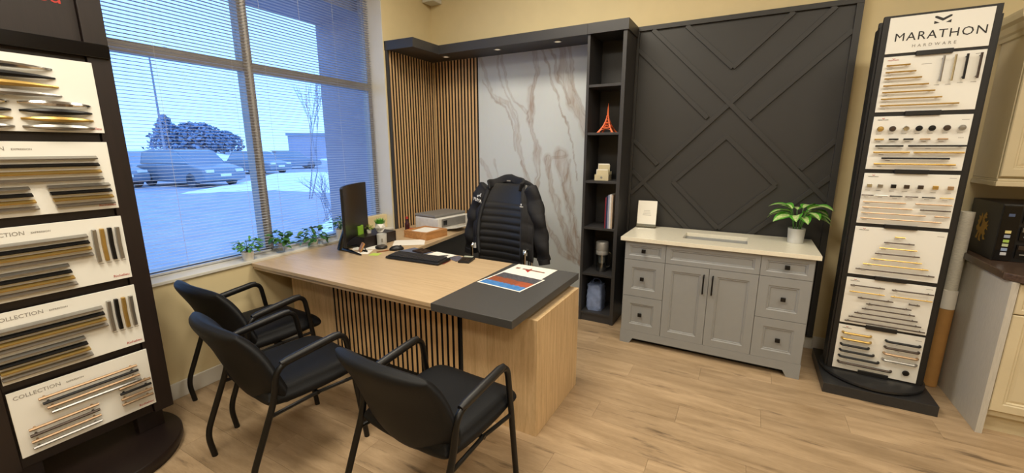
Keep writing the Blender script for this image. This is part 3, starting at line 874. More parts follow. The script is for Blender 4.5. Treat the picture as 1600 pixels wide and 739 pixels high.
# --- right stand
BW, BH, PIT = .418, .305, .327
ds = thing('hardware_display', 'black revolving display stand with white handle boards beside the cream cabinets', 'display stand', (.826, 3.385, 0))
part('base', MB().box(-.277, .272, -.275, .275, 0, .066), mat('black_laminate', '#2a2a2b', .4, var=.1, scale=60), ds, bevel=.002)
part('turntable', MB().lathe([(.262, .074), (.268, .076), (.268, .09), (.264, .093), (0, .093)], 56).lathe([(.20, .0665), (.20, .074)], 40), mat('black_disc', '#242425', .35), ds, smooth=True)
RZD = R(-2.0)
colm = part('column', MB().box(-.236, .236, -.085, -.055, .0935, 2.262).box(-.236, .236, .055, .085, .0935, 2.262).box(-.247, -.236, -.070, .070, .0935, 2.215).box(.236, .247, -.070, .070, .0935, 2.215).box(-.236, .236, -.055, .055, 2.19, 2.215), mat('black_frame', '#171616', .5, var=.08), ds, bevel=.001)
colm.rotation_euler = (0, 0, RZD)
def rboard(z0, z1, name='board', w=BW):
    b = part(name, MB().box(-w/2, w/2, 0, .005, 0, z1 - z0), M['board'], ds, bevel=.001)
    b.rotation_euler = (0, 0, RZD)
    v = Matrix.Rotation(RZD, 3, 'Z') @ Vector((0, -.0902, z0)); b.location = v
    return b
hd = rboard(2.058, 2.250, 'header_sign')
txt(hd, 'MARATHON', -.180, .064, .0615, M['black_print'], spacing=1.13)
txt(hd, 'HARDWARE', -.098, .026, .022, M['grey_print'], spacing=1.75)
lg = MB()
lx, lz = 0.012, .158
lg.prism([(lx-.034, lz+.018), (lx-.026, lz+.018), (lx+.0, lz+.004), (lx+.026, lz+.018), (lx+.034, lz+.018), (lx+.034, lz+.010), (lx, lz-.010), (lx-.034, lz+.010)], -.0006, 0, 'y')
lg.prism([(lx-.034, lz-.006), (lx-.012, lz-.018), (lx-.034, lz-.022)], -.0006, 0, 'y'); lg.prism([(lx+.034, lz-.006), (lx+.012, lz-.018), (lx+.034, lz-.022)], -.0006, 0, 'y')
part('logo', lg, M['black_print'], hd)
tops = [2.042, 1.713, 1.384, 1.057, .728, .408]
bd = [rboard(t_ - BH, t_) for t_ in tops]
part_tabs = [1.728, 1.399, 1.070, .743, .418]
for zt_ in part_tabs + [2.05, .107]:
    tabs = part('clip_tab', MB().box(-.075, .075, -.104, -.0855, zt_ - .013, zt_ + .011), M['black_plastic'], ds, bevel=.001); tabs.rotation_euler = (0, 0, RZD)
def fx(a): return (a - .5) * BW
def fz(b): return (1 - b) * BH
for k, b in enumerate(bd):
    txt(b, 'MARATHON', fx(.045), fz(.075), .0085, M['red_print'] if k == 0 else M['black_print'])
    captions(b, [(fx(.90), fz(.06 + .03 * (k % 2)))], .03)
    lgm = MB(); xq, zq = fx(.105), fz(.038)
    lgm.prism([(xq-.006, zq+.003), (xq, zq-.001), (xq+.006, zq+.003), (xq+.006, zq), (xq, zq-.004), (xq-.006, zq)], -.0006, 0, 'y')
    part('logo', lgm, M['red_print'], b)
b = bd[0]
cap = []
for k, (e, z) in enumerate(((.28, .165), (.35, .285), (.42, .40), (.50, .525), (.575, .645), (.655, .765), (.83, .885))):
    bar_handle(b, 'pull_handle', fx(.035), fx(e), fz(z), M['gold'], .0045); cap.append((fx(.05), fz(z + .055)))
for k, (a, m_, z1) in enumerate(((.60, 'steel', .50), (.71, 'chrome', .50), (.82, 'black_metal', .48), (.945, 'bronze', .48))):
    bar_vert(b, 'pull_handle', fx(a), fz(z1), fz(.06), M[m_], .0055); cap.append((fx(a - .04), fz(z1 + .05)))
captions(b, cap + [(fx(.40), fz(.17)), (fx(.45), fz(.17))])
b = bd[1]
for a, m_ in ((.085, 'gold'), (.215, 'bronze'), (.355, 'chrome'), (.49, 'black_metal'), (.62, 'black_metal'), (.765, 'bronze'), (.91, 'steel')):
    round_knob(b, 'knob', fx(a), fz(.235), M[m_], .0155)
for a, m_ in ((.09, 'gold'), (.245, 'black_metal'), (.40, 'black_metal'), (.57, 'copper'), (.745, 'copper')):
    bar_handle(b, 'pull_handle', fx(a - .05), fx(a + .05), fz(.43), M[m_], .005)
for a0, a1, z, m_ in ((.06, .36, .555, 'black_metal'), (.41, .985, .555, 'black_metal'), (.05, .44, .675, 'gold'), (.48, .98, .675, 'gold'), (.15, .85, .785, 'black_metal'), (.075, .92, .895, 'gold')):
    bar_handle(b, 'pull_handle', fx(a0), fx(a1), fz(z), M[m_], .0055)
captions(b, [(fx(a - .03), fz(.325)) for a in (.085, .215, .355, .49, .62, .765, .91)] + [(fx(a - .03), fz(.47)) for a in (.09, .245, .40, .57, .745)] + [(fx(.9), fz(.41)), (fx(.1), fz(.6)), (fx(.6), fz(.6)), (fx(.12), fz(.72)), (fx(.2), fz(.83)), (fx(.12), fz(.94)), (fx(.9), fz(.95))])
b = bd[2]
for a, m_ in ((.07, 'chrome'), (.19, 'steel'), (.335, 'black_metal'), (.475, 'bronze'), (.62, 'bronze'), (.77, 'gold'), (.92, 'copper')):
    square_knob(b, 'knob', fx(a), fz(.24), M[m_])
for a, m_ in ((.065, 'bronze'), (.22, 'steel'), (.38, 'black_metal'), (.545, 'bronze'), (.72, 'black_metal'), (.90, 'gold')):
    bar_handle(b, 'pull_handle', fx(a - .065), fx(a + .07), fz(.43), M[m_], .0035)
for a0, a1, z, m_ in ((.03, .50, .56, 'copper'), (.60, .97, .56, 'copper'), (.03, .58, .67, 'copper'), (.66, .97, .67, 'bronze'), (.03, .73, .78, 'copper'), (.82, .97, .78, 'copper'), (.03, .90, .89, 'copper')):
    bar_handle(b, 'pull_handle', fx(a0), fx(a1), fz(z), M[m_], .0042)
captions(b, [(fx(a - .03), fz(.335)) for a in (.07, .19, .335, .475, .62, .77, .92)] + [(fx(a - .03), fz(.47)) for a in (.065, .22, .38, .545, .72, .9)] + [(fx(.06), fz(z)) for z in (.6, .71, .82, .935)])
b = bd[3]
for k, (hw, m_) in enumerate(((.055, 'gold'), (.165, 'bronze'), (.205, 'gold'), (.245, 'bronze'), (.28, 'gold'), (.36, 'gold'), (.435, 'bronze'))):
    bar_handle(b, 'pull_handle', fx(.51 - hw), fx(.51 + hw), fz(.16 + .118 * k), M[m_], .0042)
captions(b, [(fx(.5 - hw * .8), fz(.20 + .118 * k)) for k, hw in enumerate((.055, .165, .205, .245, .28, .36, .435))])
b = bd[4]
for a0, a1, z, m_ in ((.05, .45, .15, 'bronze'), (.53, .98, .15, 'bronze'), (.05, .46, .285, 'gold'), (.53, .98, .285, 'gold'), (.16, .57, .40, 'bronze'), (.74, .86, .40, 'bronze'), (.27, .78, .51, 'bronze'), (.23, .83, .62, 'bronze'), (.15, .87, .73, 'bronze'), (.09, .92, .83, 'bronze'), (.05, .97, .93, 'bronze')):
    bar_handle(b, 'pull_handle', fx(a0), fx(a1), fz(z), M[m_], .004)
captions(b, [(fx(.06), fz(.19)), (fx(.55), fz(.19)), (fx(.2), fz(.44)), (fx(.3), fz(.55)), (fx(.27), fz(.66)), (fx(.2), fz(.77))])
b = bd[5]
for k, (a1, m_) in enumerate(((.40, 'gold'), (.41, 'gold'), (.40, 'black_metal'), (.47, 'black_metal'), (.54, 'black_metal'), (.70, 'bronze'))):
    arch_handle(b, 'pull_handle', fx(.06), fx(a1), fz(.16 + .135 * k), M[m_], .0075)
for k, m_ in enumerate(('black_metal', 'bronze', 'copper', 'steel')):
    arch_handle(b, 'pull_handle', fx(.58), fx(.96), fz(.19 + .135 * k), M[m_], .0075)
round_knob(b, 'knob', fx(.86), fz(.80), M['black_metal'], .017)
captions(b, [(fx(.12), fz(.23 + .135 * k)) for k in range(6)] + [(fx(.7), fz(.26 + .135 * k)) for k in range(4)])

# --- left stand, faces +x: local -y -> world +x
dl = thing('hardware_display', 'dark brown revolving display stand with handle boards in front of the window', 'display stand', (-2.675, .585, 0), R(90))
part('turntable', MB().lathe([(.33, .028), (.345, .032), (.345, .062), (.34, .068), (0, .068)], 56).lathe([(.33, 0), (.33, .028)], 56), M['espresso'], dl, smooth=True)
for s_ in (-1, 1): part('pedestal', MB().box(s_ * .17, s_ * .28, -.03, .03, .0685, .17), M['espresso'], dl, bevel=.002)
cl = MB()
cl.box(-.32, -.235, -.072, .05, .17, 2.5).box(.235, .318, -.072, .05, .17, 2.5).box(-.235, .235, -.055, .035, .17, 2.5)
part('frame', cl, M['espresso'], dl, bevel=.003)
part('light_shelf', MB().box(-.316, .314, -.088, -.0725, 1.925, 1.985), M['gloss_black'], dl, bevel=.004)
def lboard(z0, z1):
    b = part('board', MB().box(-.229, .245, 0, .006, 0, z1 - z0), M['board'], dl, bevel=.001)
    b.location = (0, -.0782, z0); return b
LW = .474
def gx(a): return -.229 + a * LW
LBH = .303
def gz(b): return (1 - b) * LBH
lz = [.227, .570, .913, 1.255, 1.598]
lb = [lboard(z, z + LBH) for z in lz]
four = ('steel', 'black_metal', 'gold', 'steel')
for k, b in enumerate(lb):
    if k < 4:
        txt(b, 'COLLECTION', gx(.03), gz(.12), .0235, M['grey_print'], spacing=1.0)
        txt(b, 'EXPRESSION', gx(.37), gz(.115), .0105, M['grey_print'])
    txt(b, 'Richelieu', gx(.855), gz(.955), .0165, M['red_print'])
b = lb[0]
for k, m_ in enumerate(four): bar_handle(b, 'pull_handle', gx(.17 + .02 * k), gx(.885 + .005 * k), gz(.20 + .085 * k), M[('copper', 'black_metal', 'copper', 'steel')[k]], .0065)
for k, m_ in enumerate(four):
    bar_handle(b, 'pull_handle', gx(.07), gx(.545), gz(.60 + .095 * k), M[('copper', 'bronze', 'copper', 'steel')[k]], .0065)
    bar_handle(b, 'pull_handle', gx(.715), gx(.975), gz(.50 + .095 * k), M[('copper', 'black_metal', 'copper', 'copper')[k]], .0065)
for b in (lb[1], lb[2]):
    for k, m_ in enumerate(four): wedge_handle(b, 'edge_pull', gx(.0), gx(.72 + .005 * k), gz(.25 + .095 * k), M[m_])
    for k, m_ in enumerate(four): wedge_handle(b, 'edge_pull', gx(.0), gx(.555 + .01 * k), gz(.64 + .095 * k), M[m_])
    for k, m_ in enumerate(('steel', 'black_metal', 'gold', 'steel') if b == lb[1] else ('steel', 'gold', 'black_metal', 'steel')):
        z0, z1 = gz(.66), gz(.16); x = gx(.775 + .058 * k)
        poly = [(x - .008, z0), (x + .006, z0), (x + .004, (z0+z1)/2), (x + .006, z1), (x - .008, z1), (x - .010, (z0+z1)/2)]
        part('edge_pull', MB().prism(poly, -.018, -.0002, 'y'), M[m_], b, bevel=.002)
    captions(b, [(gx(.77), gz(.70)), (gx(.83), gz(.70)), (gx(.89), gz(.70)), (gx(.94), gz(.70))], .018)
b = lb[3]
for k, m_ in enumerate(four):
    wedge_handle(b, 'edge_pull', gx(.0), gx(.90 + .006 * k), gz(.24 + .10 * k), M[m_])
    wedge_handle(b, 'edge_pull', gx(.0), gx(.42 + .01 * k), gz(.64 + .09 * k), M[m_])
    wedge_handle(b, 'edge_pull', gx(.53 + .01 * k), gx(.955 + .005 * k), gz(.64 + .09 * k), M[m_])
b = lb[4]
def bow(b, x0, x1, z, m_):
    n = 12; pts = []; rr = []
    for i in range(n + 1):
        q = i / n; pts.append((x0 + (x1 - x0) * q, -.002 - .026 * math.sin(math.pi * q) ** .6, z)); rr.append(.004 + .009 * math.sin(math.pi * q))
    part('bow_handle', MB().tube(pts, rr, 7), m_, b, smooth=True)
for k, m_ in enumerate(('chrome', 'black_metal', 'gold', 'steel')):
    bow(b, gx(.0), gx(.72 + .01 * k), gz(.16 + .115 * k), M[m_])
    bow(b, gx(.0), gx(.42), gz(.62 + .105 * k), M[m_]); bow(b, gx(.47), gx(.93), gz(.62 + .105 * k), M[m_])
# red header lettering above the first board
txt(dl, 'Richelieu', .195, 2.129, .085, M['red_print'], y=-.0562, align='RIGHT')

# ------------------------------------------------------------------ right hand cabinets
cx0, cy0 = 1.228, 3.035
off = (1.75, 3.42, 0)
bc = thing('base_cabinet', 'cream panelled base cabinet with a whitewashed end panel', 'cabinet', off)
part('end_panel', MB().box(cx0, cx0 + .028, cy0, YB - .001, 0, .862), M['panel_white'], bc, off=off, bevel=.001)
part('carcass', MB().box(cx0 + .028, 2.30, cy0 + .022, YB - .001, .11, .862), M['cream_cab'], bc, off=off)
part('toe_kick', MB().box(cx0 + .028, 2.30, cy0 + .07, cy0 + .085, 0, .11), M['cream_cab'], bc, off=off)
def cabfront(name, x0, x1, z0, z1, yf, parent, off, rail=.055):
    rings = [(0, .004), (.004, 0.0), (rail - .012, 0.0), (rail - .006, .004), (rail, .003), (rail + .006, .012), (rail + .02, .008)]
    vs = []; fs = []
    for d, dep in rings:
        vs += [(x0 + d, yf + dep, z0 + d), (x1 - d, yf + dep, z0 + d), (x1 - d, yf + dep, z1 - d), (x0 + d, yf + dep, z1 - d)]
    for i in range(len(rings) - 1):
        for k in range(4): k2 = (k+1) % 4; fs.append((i*4+k, i*4+k2, (i+1)*4+k2, (i+1)*4+k))
    n = (len(rings)-1)*4; fs.append((n, n+1, n+2, n+3))
    b = len(vs); vs += [(x0, yf + .0195, z0), (x1, yf + .0195, z0), (x1, yf + .0195, z1), (x0, yf + .0195, z1)]
    for k in range(4): k2 = (k+1) % 4; fs.append((k, b+k, b+k2, k2))
    fs.append((b+3, b+2, b+1, b))
    return part(name, MB().add(vs, fs), M['cream_cab'], parent, off=off)
for i in range(2):
    a = cx0 + .030 + i * .515
    cabfront('door', a + .002, a + .512, .145, .690, cy0 + .002, bc, off)
    cabfront('drawer', a + .002, a + .512, .696, .855, cy0 + .002, bc, off, .035)
off = (1.75, 3.40, .863)
ct = thing('granite_worktop', 'dark brown granite worktop on the cream base cabinet', 'worktop', off)
part('slab', MB().prism([(cx0 - .022, YB - .001), (cx0 - .022, cy0 + .035), (cx0 + .045, cy0 - .035), (2.32, cy0 - .035), (2.32, YB - .001)], .863, .903, 'z'), M['granite'], ct, off=off, bevel=.006, seg=3)
off = (1.75, 3.63, 1.30)
uc = thing('wall_cabinet', 'cream panelled wall cabinet with crown moulding, upper right', 'cabinet', off)
part('carcass', MB().box(1.248, 2.30, 3.492, YB - .001, 1.36, 2.14), M['cream_cab'], uc, off=off, bevel=.001)
for i in range(2):
    a = 1.250 + i * .515
    cabfront('door', a + .002, a + .512, 1.372, 2.125, 3.470, uc, off)
part('light_rail', MB().box(1.243, 2.30, 3.472, 3.492, 1.317, 1.345).box(1.248, 2.30, 3.478, 3.492, 1.345, 1.36), M['cream_cab'], uc, off=off, bevel=.004)
part('light_rail', MB().box(1.243, 1.262, 3.4925, YB - .001, 1.317, 1.345).box(1.248, 1.262, 3.4925, YB - .001, 1.345, 1.3595), M['cream_cab'], uc, off=off, bevel=.004)
crown = MB()
prof = [(0, 0), (.012, 0), (.018, .02), (.03, .03), (.045, .06), (.065, .075), (.07, .10), (.07, .115), (0, .115)]
# mitred crown round the left side and the front
def crown_sweep(path_dir):
    vs = []; fs = []; n = len(prof)
    sec = []
    sec.append([(1.248 - d, YB - .001, 2.14 + h) for d, h in prof])
    sec.append([(1.248 - d, 3.492 - d, 2.14 + h) for d, h in prof])
    sec.append([(2.30, 3.492 - d, 2.14 + h) for d, h in prof])
    for s_ in sec: vs.extend(s_)
    for i in range(2):
        for k in range(n):
            k2 = (k+1) % n; fs.append((i*n+k, i*n+k2, (i+1)*n+k2, (i+1)*n+k))
    fs.append(tuple(range(n))); fs.append(tuple(range(3*n-1, 2*n-1, -1)))
    return MB().add(vs, fs)
part('crown', crown_sweep(0), M['cream_cab'], uc, off=off)
# black tower with gold emblem
off = (1.262, 3.375, .9035)
tw = thing('media_tower', 'black tower unit with a gold dragon emblem on the granite worktop', 'tower', off)
x0, x1, y0, y1, z0, z1 = 1.262, 1.66, 3.375, 3.755, .9035, 1.225
part('case', MB().box(x0, x1, y0 + .008, y1, z0, z1), M['black_plastic'], tw, off=off, bevel=.003)
part('front_bezel', MB().box(x0 + .003, x0 + .075, y0, y0 + .008, z0 + .006, z1 - .006), M['gloss_black'], tw, off=off, bevel=.002)
for k in range(3):
    zz = z0 + .022 + k * .10
    b = part('bay', MB().box(x0 + .085, x1 - .01, y0 - .004, y0 + .008, zz, zz + .078), M['gloss_black'], tw, off=off, bevel=.002)
    part('bay_top', MB().box(x0 + .09, x1 - .012, y0 - .0075, y0 - .0045, zz + .050, zz + .074), M['steel'] if k else M['bronze'], b, off=off, bevel=.001)
    part('slot_mark', MB().box(x0 + .10, x0 + .14, y0 - .006, y0 - .0042, zz + .02, zz + .026), M['grey_print'], b, off=off)
stk = [('#c9cbd0', .035), ('#8fa3c4', .060), ('#b9c49a', .085), ('#a3c45c', .108), ('#9aa3b8', .135), ('#d5c987', .160), ('#4c5a7a', .255)]
for col, dz in stk:
    part('button', MB().box(x0 + .026, x0 + .050, y0 - .002, y0 - .0002, z0 + dz, z0 + dz + .016), mat('sticker_' + col[1:], col, .4), tw, off=off)
# winged heraldic beast, in the plane of the left side (y to the front, z up)
dr = [(.62,.98),(.70,.90),(.64,.86),(.74,.82),(.68,.78),(.60,.80),(.58,.72),(.70,.66),(.86,.74),(.80,.60),(.94,.62),(.84,.52),(.92,.44),(.78,.48),(.72,.40),(.80,.30),(.74,.24),(.88,.14),(.72,.12),(.68,.24),(.58,.30),(.50,.16),(.58,.04),(.42,.06),(.40,.20),(.44,.32),(.34,.24),(.30,.10),(.16,.10),(.24,.24),(.28,.36),(.18,.34),(.10,.46),(.20,.56),(.12,.66),(.22,.70),(.16,.82),(.30,.80),(.34,.92),(.42,.80),(.36,.64),(.28,.52),(.34,.46),(.44,.50),(.48,.64),(.44,.76),(.50,.88)]
em = MB().prism([(y1 - .10 - (.17 * a), z0 + .07 + .19 * b_) for a, b_ in dr], x0 - .0015, x0 - .0002, 'x')
part('emblem', em, mat('gold_foil', '#a8822e', .4, metal=.4), tw, off=off)
# leaning rolls
tb_ = thing('cardboard_tube', 'brown cardboard mailing tube standing between display stand and cabinet', 'tube', (1.178, 3.56, 0))
tb_.rotation_euler = (R(-1.5), R(0.8), 0)
part('tube_wall', MB().lathe([(.040, .002), (.040, .53), (.036, .53), (.036, .01), (0, .01)], 24), M['cardboard'], tb_, smooth=True)
rl = thing('paper_roll', 'tall white paper roll stuck into the cardboard tube', 'paper roll', (1.178, 3.56, .012))
rl.rotation_euler = (R(-1.5), R(0.8), 0)
part('roll', MB().lathe([(.034, .001), (.034, .53), (.0335, 1.14), (.028, 1.14), (.028, .62), (0, .61)], 24), mat('drawing_paper', '#d2cdbf', .7, var=.12, scale=60, stretch=(1, 1, 3)), rl, smooth=True)
part('sleeve', MB().lathe([(.0345, .52), (.0405, .521), (.0405, .64), (.0345, .641)], 24), M['paper'], rl, smooth=True)
# ------------------------------------------------------------------ desk
DZ = .740
dx0, dx1, dyf, dyb = -2.985, -0.866, 1.612, 2.50
SEAM = -1.384
off = (-1.95, 2.06, 0)
dk = thing('desk', 'light oak executive desk with a slatted front and a charcoal right end', 'desk', off)
left_edge = lambda y: WO[0] + math.tan(WA) * (YB - y) + .016
part('wood_top', MB().prism([(left_edge(dyf), dyf), (SEAM - .0008, dyf), (SEAM - .0008, dyb), (left_edge(dyb), dyb)], DZ - .024, DZ, 'z'), M['oak_x'], dk, off=off, bevel=.002)
part('wood_underlay', MB().prism([(left_edge(dyf) , dyf + .010), (SEAM - .0008, dyf + .010), (SEAM - .0008, dyb - .01), (left_edge(dyb), dyb - .01)], DZ - .046, DZ - .0245, 'z'), M['oak_x'], dk, off=off, bevel=.002)
part('charcoal_top', MB().box(SEAM, -.897, dyf, dyb, DZ - .042, DZ + .001), M['charcoal_top'], dk, off=off, bevel=.0025)
part('spacer', MB().box(SEAM + .03, -.93, 1.84, 2.44, DZ - .070, DZ - .0425), M['black_plastic'], dk, off=off)
FY = 1.822
# pedestal on the right: oak carcass
part('pedestal_front', MB().box(-1.338, dx1, FY, FY + .022, 0, DZ - .0705), M['oak_z'], dk, off=off, bevel=.001)
part('pedestal_side', MB().box(dx1 - .022, dx1, FY + .022, 2.425, 0, DZ - .0705), M['oak_z'], dk, off=off, bevel=.001)
part('pedestal_inner_side', MB().box(-1.338, -1.316, FY + .022, 2.425, 0, DZ - .0705), M['oak_z'], dk, off=off, bevel=.001)
part('pedestal_back', MB().box(-1.316, dx1 - .022, 2.403, 2.425, 0, DZ - .0705), M['oak_z'], dk, off=off)
part('pedestal_lid', MB().box(-1.316, dx1 - .022, FY + .022, 2.403, DZ - .095, DZ - .0705), M['oak_x'], dk, off=off)
# modesty panel: plain oak left, slats in the middle
part('front_panel', MB().box(-2.885, -2.425, FY, FY + .022, 0.0, DZ - .0465), M['oak_z'], dk, off=off, bevel=.001)
part('left_panel', MB().box(-2.885, -2.863, FY + .022, 2.45, 0, DZ - .0465), M['oak_z'], dk, off=off)
part('slat_backing', MB().box(-2.425, -1.338, FY + .012, FY + .022, .0, DZ - .0465), M['felt'], dk, off=off)
part('slat_border', MB().box(-1.352, -1.3385, FY - .006, FY + .012, .15, DZ - .0465).box(-2.425, -2.413, FY - .004, FY + .012, .15, DZ - .0465), M['felt'], dk, off=off)
n = 26; pitch = (2.410 - 1.354) / n
src = None
for k in range(n):
    if src is None:
        src = veneer(part('slat', MB().box(0, pitch * .60, -.004, .0115, .155, DZ - .047), M['slat_oak'], dk)); src.location = (-2.408 - off[0], FY - off[1], 0)
    else: inst(src, (-2.408 + k * pitch - off[0], FY - off[1], 0), dk)

# return along the window
off = (-2.68, 3.1, 0)
rt_ = thing('desk_return', 'oak side return of the desk running to the slatted corner, carrying the printer', 'desk', off)
rl_ = lambda y: WO[0] + math.tan(WA) * (YB - y) + .036
part('top', MB().prism([(rl_(2.502), 2.502), (-2.285, 2.502), (-2.395, 3.30), (-2.46, 3.765), (rl_(3.765), 3.765)], DZ - .030, DZ - .001, 'z'), M['oak_y'], rt_, off=off, bevel=.002)
part('return_cabinet', MB().box(-2.90, -2.47, 2.62, 3.72, 0.0, DZ - .0305), M['charcoal'], rt_, off=off, bevel=.002)

# ------------------------------------------------------------------ guest chairs
def guest_chair(label, loc, rz):
    t = thing('guest_chair', label, 'chair', loc, rz, 'black guest chairs in front of the desk')
    for s in (-1, 1):
        w = .248 * s
        path = [(w, .535, 0.0), (w, .485, .42), (w, .455, .632), (w, .12, .590), (w, .095, .44), (w, -.030, .13), (w, -.012, .0)]
        p = []
        pts = fillet(path, .055, 6)
        part('arm_leg_frame', MB().tube(pts, .0140, 10), M['black_metal'], t, smooth=True)
        # softer arm pad on the horizontal run
        part('arm_pad', MB().tube([(w, .43, .634), (w, .40, .634), (w, .28, .619), (w, .17, .605), (w, .14, .600)], [.013, .017, .018, .017, .013], 10), M['black_plastic'], t, smooth=True)
        part('seat_rail', MB().tube([(w, .484, .375), (w * .93, .30, .375), (w, .068, .375)], .009, 8), M['black_metal'], t, smooth=True)
    part('cross_rail', MB().tube([(-.24, .30, .375), (.24, .30, .375)], .009, 8), M['black_metal'], t, smooth=True)
    def seat(u, v):
        y = .325 + .245 * v; x = .237 * u * (1 - .05 * v * v)
        z = .428 - .012 * (1 - u * u) * (1 - v * v) - (.030 * max(0, v - .6) ** 2 / .16) + .006 * u * u
        return (x, y, z)
    part('seat', MB().pillow(seat, .118, 22, 22, 4.0), M['fabric'], t, smooth='all')
    def back(u, v):
        q = (v + 1) / 2                       # 0 bottom .. 1 top
        hw = .245 - .055 * max(0, .30 - q) ** 1.6 / .1457 - .008 * q
        x = hw * u
        y = .150 - .145 * q - .040 * max(0, q - .6) ** 2 / .16 + .070 * u * u * (1 - .25 * q)
        z = .375 + .420 * q - .020 * u * u * q
        return (x, y - .030, z)
    part('backrest', MB().pillow(back, .082, 22, 24, 3.6), M['fabric'], t, smooth='all')
    return t
gA = guest_chair('black guest chair by the window wall, farthest from the camera', (-2.615, 1.105, 0), R(-2))
gB = copy_tree(gA, loc=(-1.985, .885, 0), rz=R(-7), label='middle black guest chair in front of the slatted desk front')
gC = copy_tree(gA, loc=(-1.090, .985, 0), rz=R(-3), label='black guest chair nearest the camera, at the charcoal end of the desk')

# ------------------------------------------------------------------ office chair (faces the camera) and the jacket on it
OCX, OCY = -1.775, 3.02
oc = thing('office_chair', 'ribbed black leather office chair with chrome arms behind the desk', 'chair', (OCX, OCY, 0), R(-4))
def ocback(u, v):
    q = (v + 1) / 2
    hw = .235 - .035 * q ** 3
    return (hw * u, .02 + .10 * q - .05 * math.sin(math.pi * q) - .035 * u * u, .50 + .735 * q)
def octh(u, v):
    q = (v + 1) / 2
    if q > .78: return .062
    rib = abs(math.sin(math.pi * q / .078))
    return .048 + .024 * rib ** .5
part('backrest', MB().pillow(lambda u, v: ocback(-u, v), octh, 14, 140, 6.0), M['leather'], oc, smooth='all')
def ocseat(u, v): return (.245 * u, -.245 + .25 * v, .475 + .01 * u * u - .02 * max(0, -v - .5))
part('seat', MB().pillow(ocseat, .085, 16, 16, 4), M['leather'], oc, smooth='all')
for s in (-1, 1):
    w = .268 * s
    part('arm', MB().tube(fillet([(w * .92, .05, .46), (w, .035, .46), (w, .035, .72), (w, -.075, .72), (w, -.075, .47), (w * .9, -.075, .455)], .035), .0125, 10), M['chrome'], oc, smooth=True)
    part('back_rail', MB().tube([(w * .85, .055, .46), (w * .87, .058, .70), (w * .84, .09, 1.0), (w * .74, .14, 1.2)], .010, 8), M['chrome'], oc, smooth=True)
part('gas_lift', MB().lathe([(.03, .10), (.03, .28), (.018, .28), (.018, .43), (.09, .435), (.09, .445)], 20, c=(0, -.22, 0)), M['chrome'], oc, smooth=True)
for k in range(5):
    a = R(72 * k + 20)
    d = Vector((math.cos(a), math.sin(a), 0)); c0 = Vector((0, -.22, 0))
    part('star_leg', MB().tube([c0 + Vector((0, 0, .115)), c0 + d * .15 + Vector((0, 0, .10)), c0 + d * .30 + Vector((0, 0, .075))], [.026, .02, .014], 8), M['chrome'], oc, smooth=True)
    e = c0 + d * .30
    part('caster', MB().lathe([(.027, -.02), (.030, -.012), (.030, .012), (.027, .02)], 16, M=Matrix.Translation(e + Vector((0, 0, .0305))) @ Matrix.Rotation(a + R(90), 4, 'Z') @ Matrix.Rotation(R(90), 4, 'Y')).tube([e + Vector((0, 0, .058)), e + Vector((0, 0, .08))], .008, 6), M['black_plastic'], oc, smooth=True)

jk = thing('puffer_jacket', 'black puffer jacket draped over the back of the office chair', 'jacket', (OCX, OCY, 0), R(-4))
def quilt(q, n, d): return d * (abs(math.sin(math.pi * q * n)) ** .55)
def jback(u, v):
    q = (v + 1) / 2
    hw = .31 - .10 * max(0, q - .72) ** 1.5 / .15
    return (hw * u, .175 + .055 * q - .04 * math.sin(math.pi * q) - .075 * abs(u) ** 2.2, .62 + .655 * q - .05 * u * u * q)
part('back_panel', MB().pillow(lambda u, v: jback(u, v), lambda u, v: .034 + quilt((v+1)/2, 5, .018), 18, 84, 5), M['nylon'], jk, smooth='all')
for s in (-1, 1):
    # front panel folded round the side of the chair back
    def jfront(u, v, s=s):
        q = (v + 1) / 2; k = (u + 1) / 2          # k 0 = inner edge, 1 = outer
        inner = .150 + .055 * (1 - q) + .03 * math.sin(math.pi * q); outer = .305 - .07 * max(0, q - .6) / .4
        x = s * (inner + (outer - inner) * k)
        y = -.020 + .115 * q + .055 * k - .045 * math.sin(math.pi * q) + .018 * math.sin(math.pi * k)
        return (x, y - .035, .64 + .60 * q - .03 * k)
    part('front_panel', MB().pillow(jfront, lambda u, v: .028 + quilt((v+1)/2, 4, .016), 10, 72, 5), M['nylon'], jk, smooth='all')
    # sleeve hanging outside: flattened tube, creased at the quilting seams
    pts = []; rr = []
    nn = 60
    for i in range(nn + 1):
        q = i / nn
        x = s * ((.215 + .165 * q ** .75 + .02 * math.sin(math.pi * q))); y = .085 - .05 * q - .03 * math.sin(math.pi * q); z = 1.205 - .575 * q
        pts.append((x, y, z)); rr.append((.078 - .018 * q) * (.90 + .10 * abs(math.sin(math.pi * q * 5.5)) ** .4) * (1 if 0 < i < nn else .75))
    sl = MB().tube(pts, rr, 18)
    sl.v = [(v[0], .06 + (v[1] - .06) * .68 + .012 * math.sin(v[2] * 31 + v[0] * 17), v[2]) for v in sl.v]
    part('sleeve', sl, M['nylon'], jk, smooth='all')
    e = Vector((pts[-1][0], .06 + (pts[-1][1] - .06) * .68, pts[-1][2]))
    cf = MB().tube([e + Vector((0, 0, .012)), e + Vector((s * .010, -.004, -.030))], [.050, .046], 18)
    part('cuff', cf, M['nylon'], jk, smooth=True)
# stand-up collar: a folded strip following the neck opening
def collar(u, v):
    a = math.pi * (.5 + .60 * u); q = (v + 1) / 2
    r = .150 + .020 * q
    return (-math.cos(a) * r * -1, .050 + math.sin(a) * (.085 + .015 * q), 1.225 + .070 * q + .020 * math.sin(a) - .030 * abs(math.cos(a)) + .006 * math.sin(u * 9))
part('collar', MB().pillow(collar, .034, 40, 10, 4), M['nylon'], jk, smooth='all')
part('label', MB().obox((0, .098, 1.262), (.035, .003, .010)), M['grey_print'], jk)
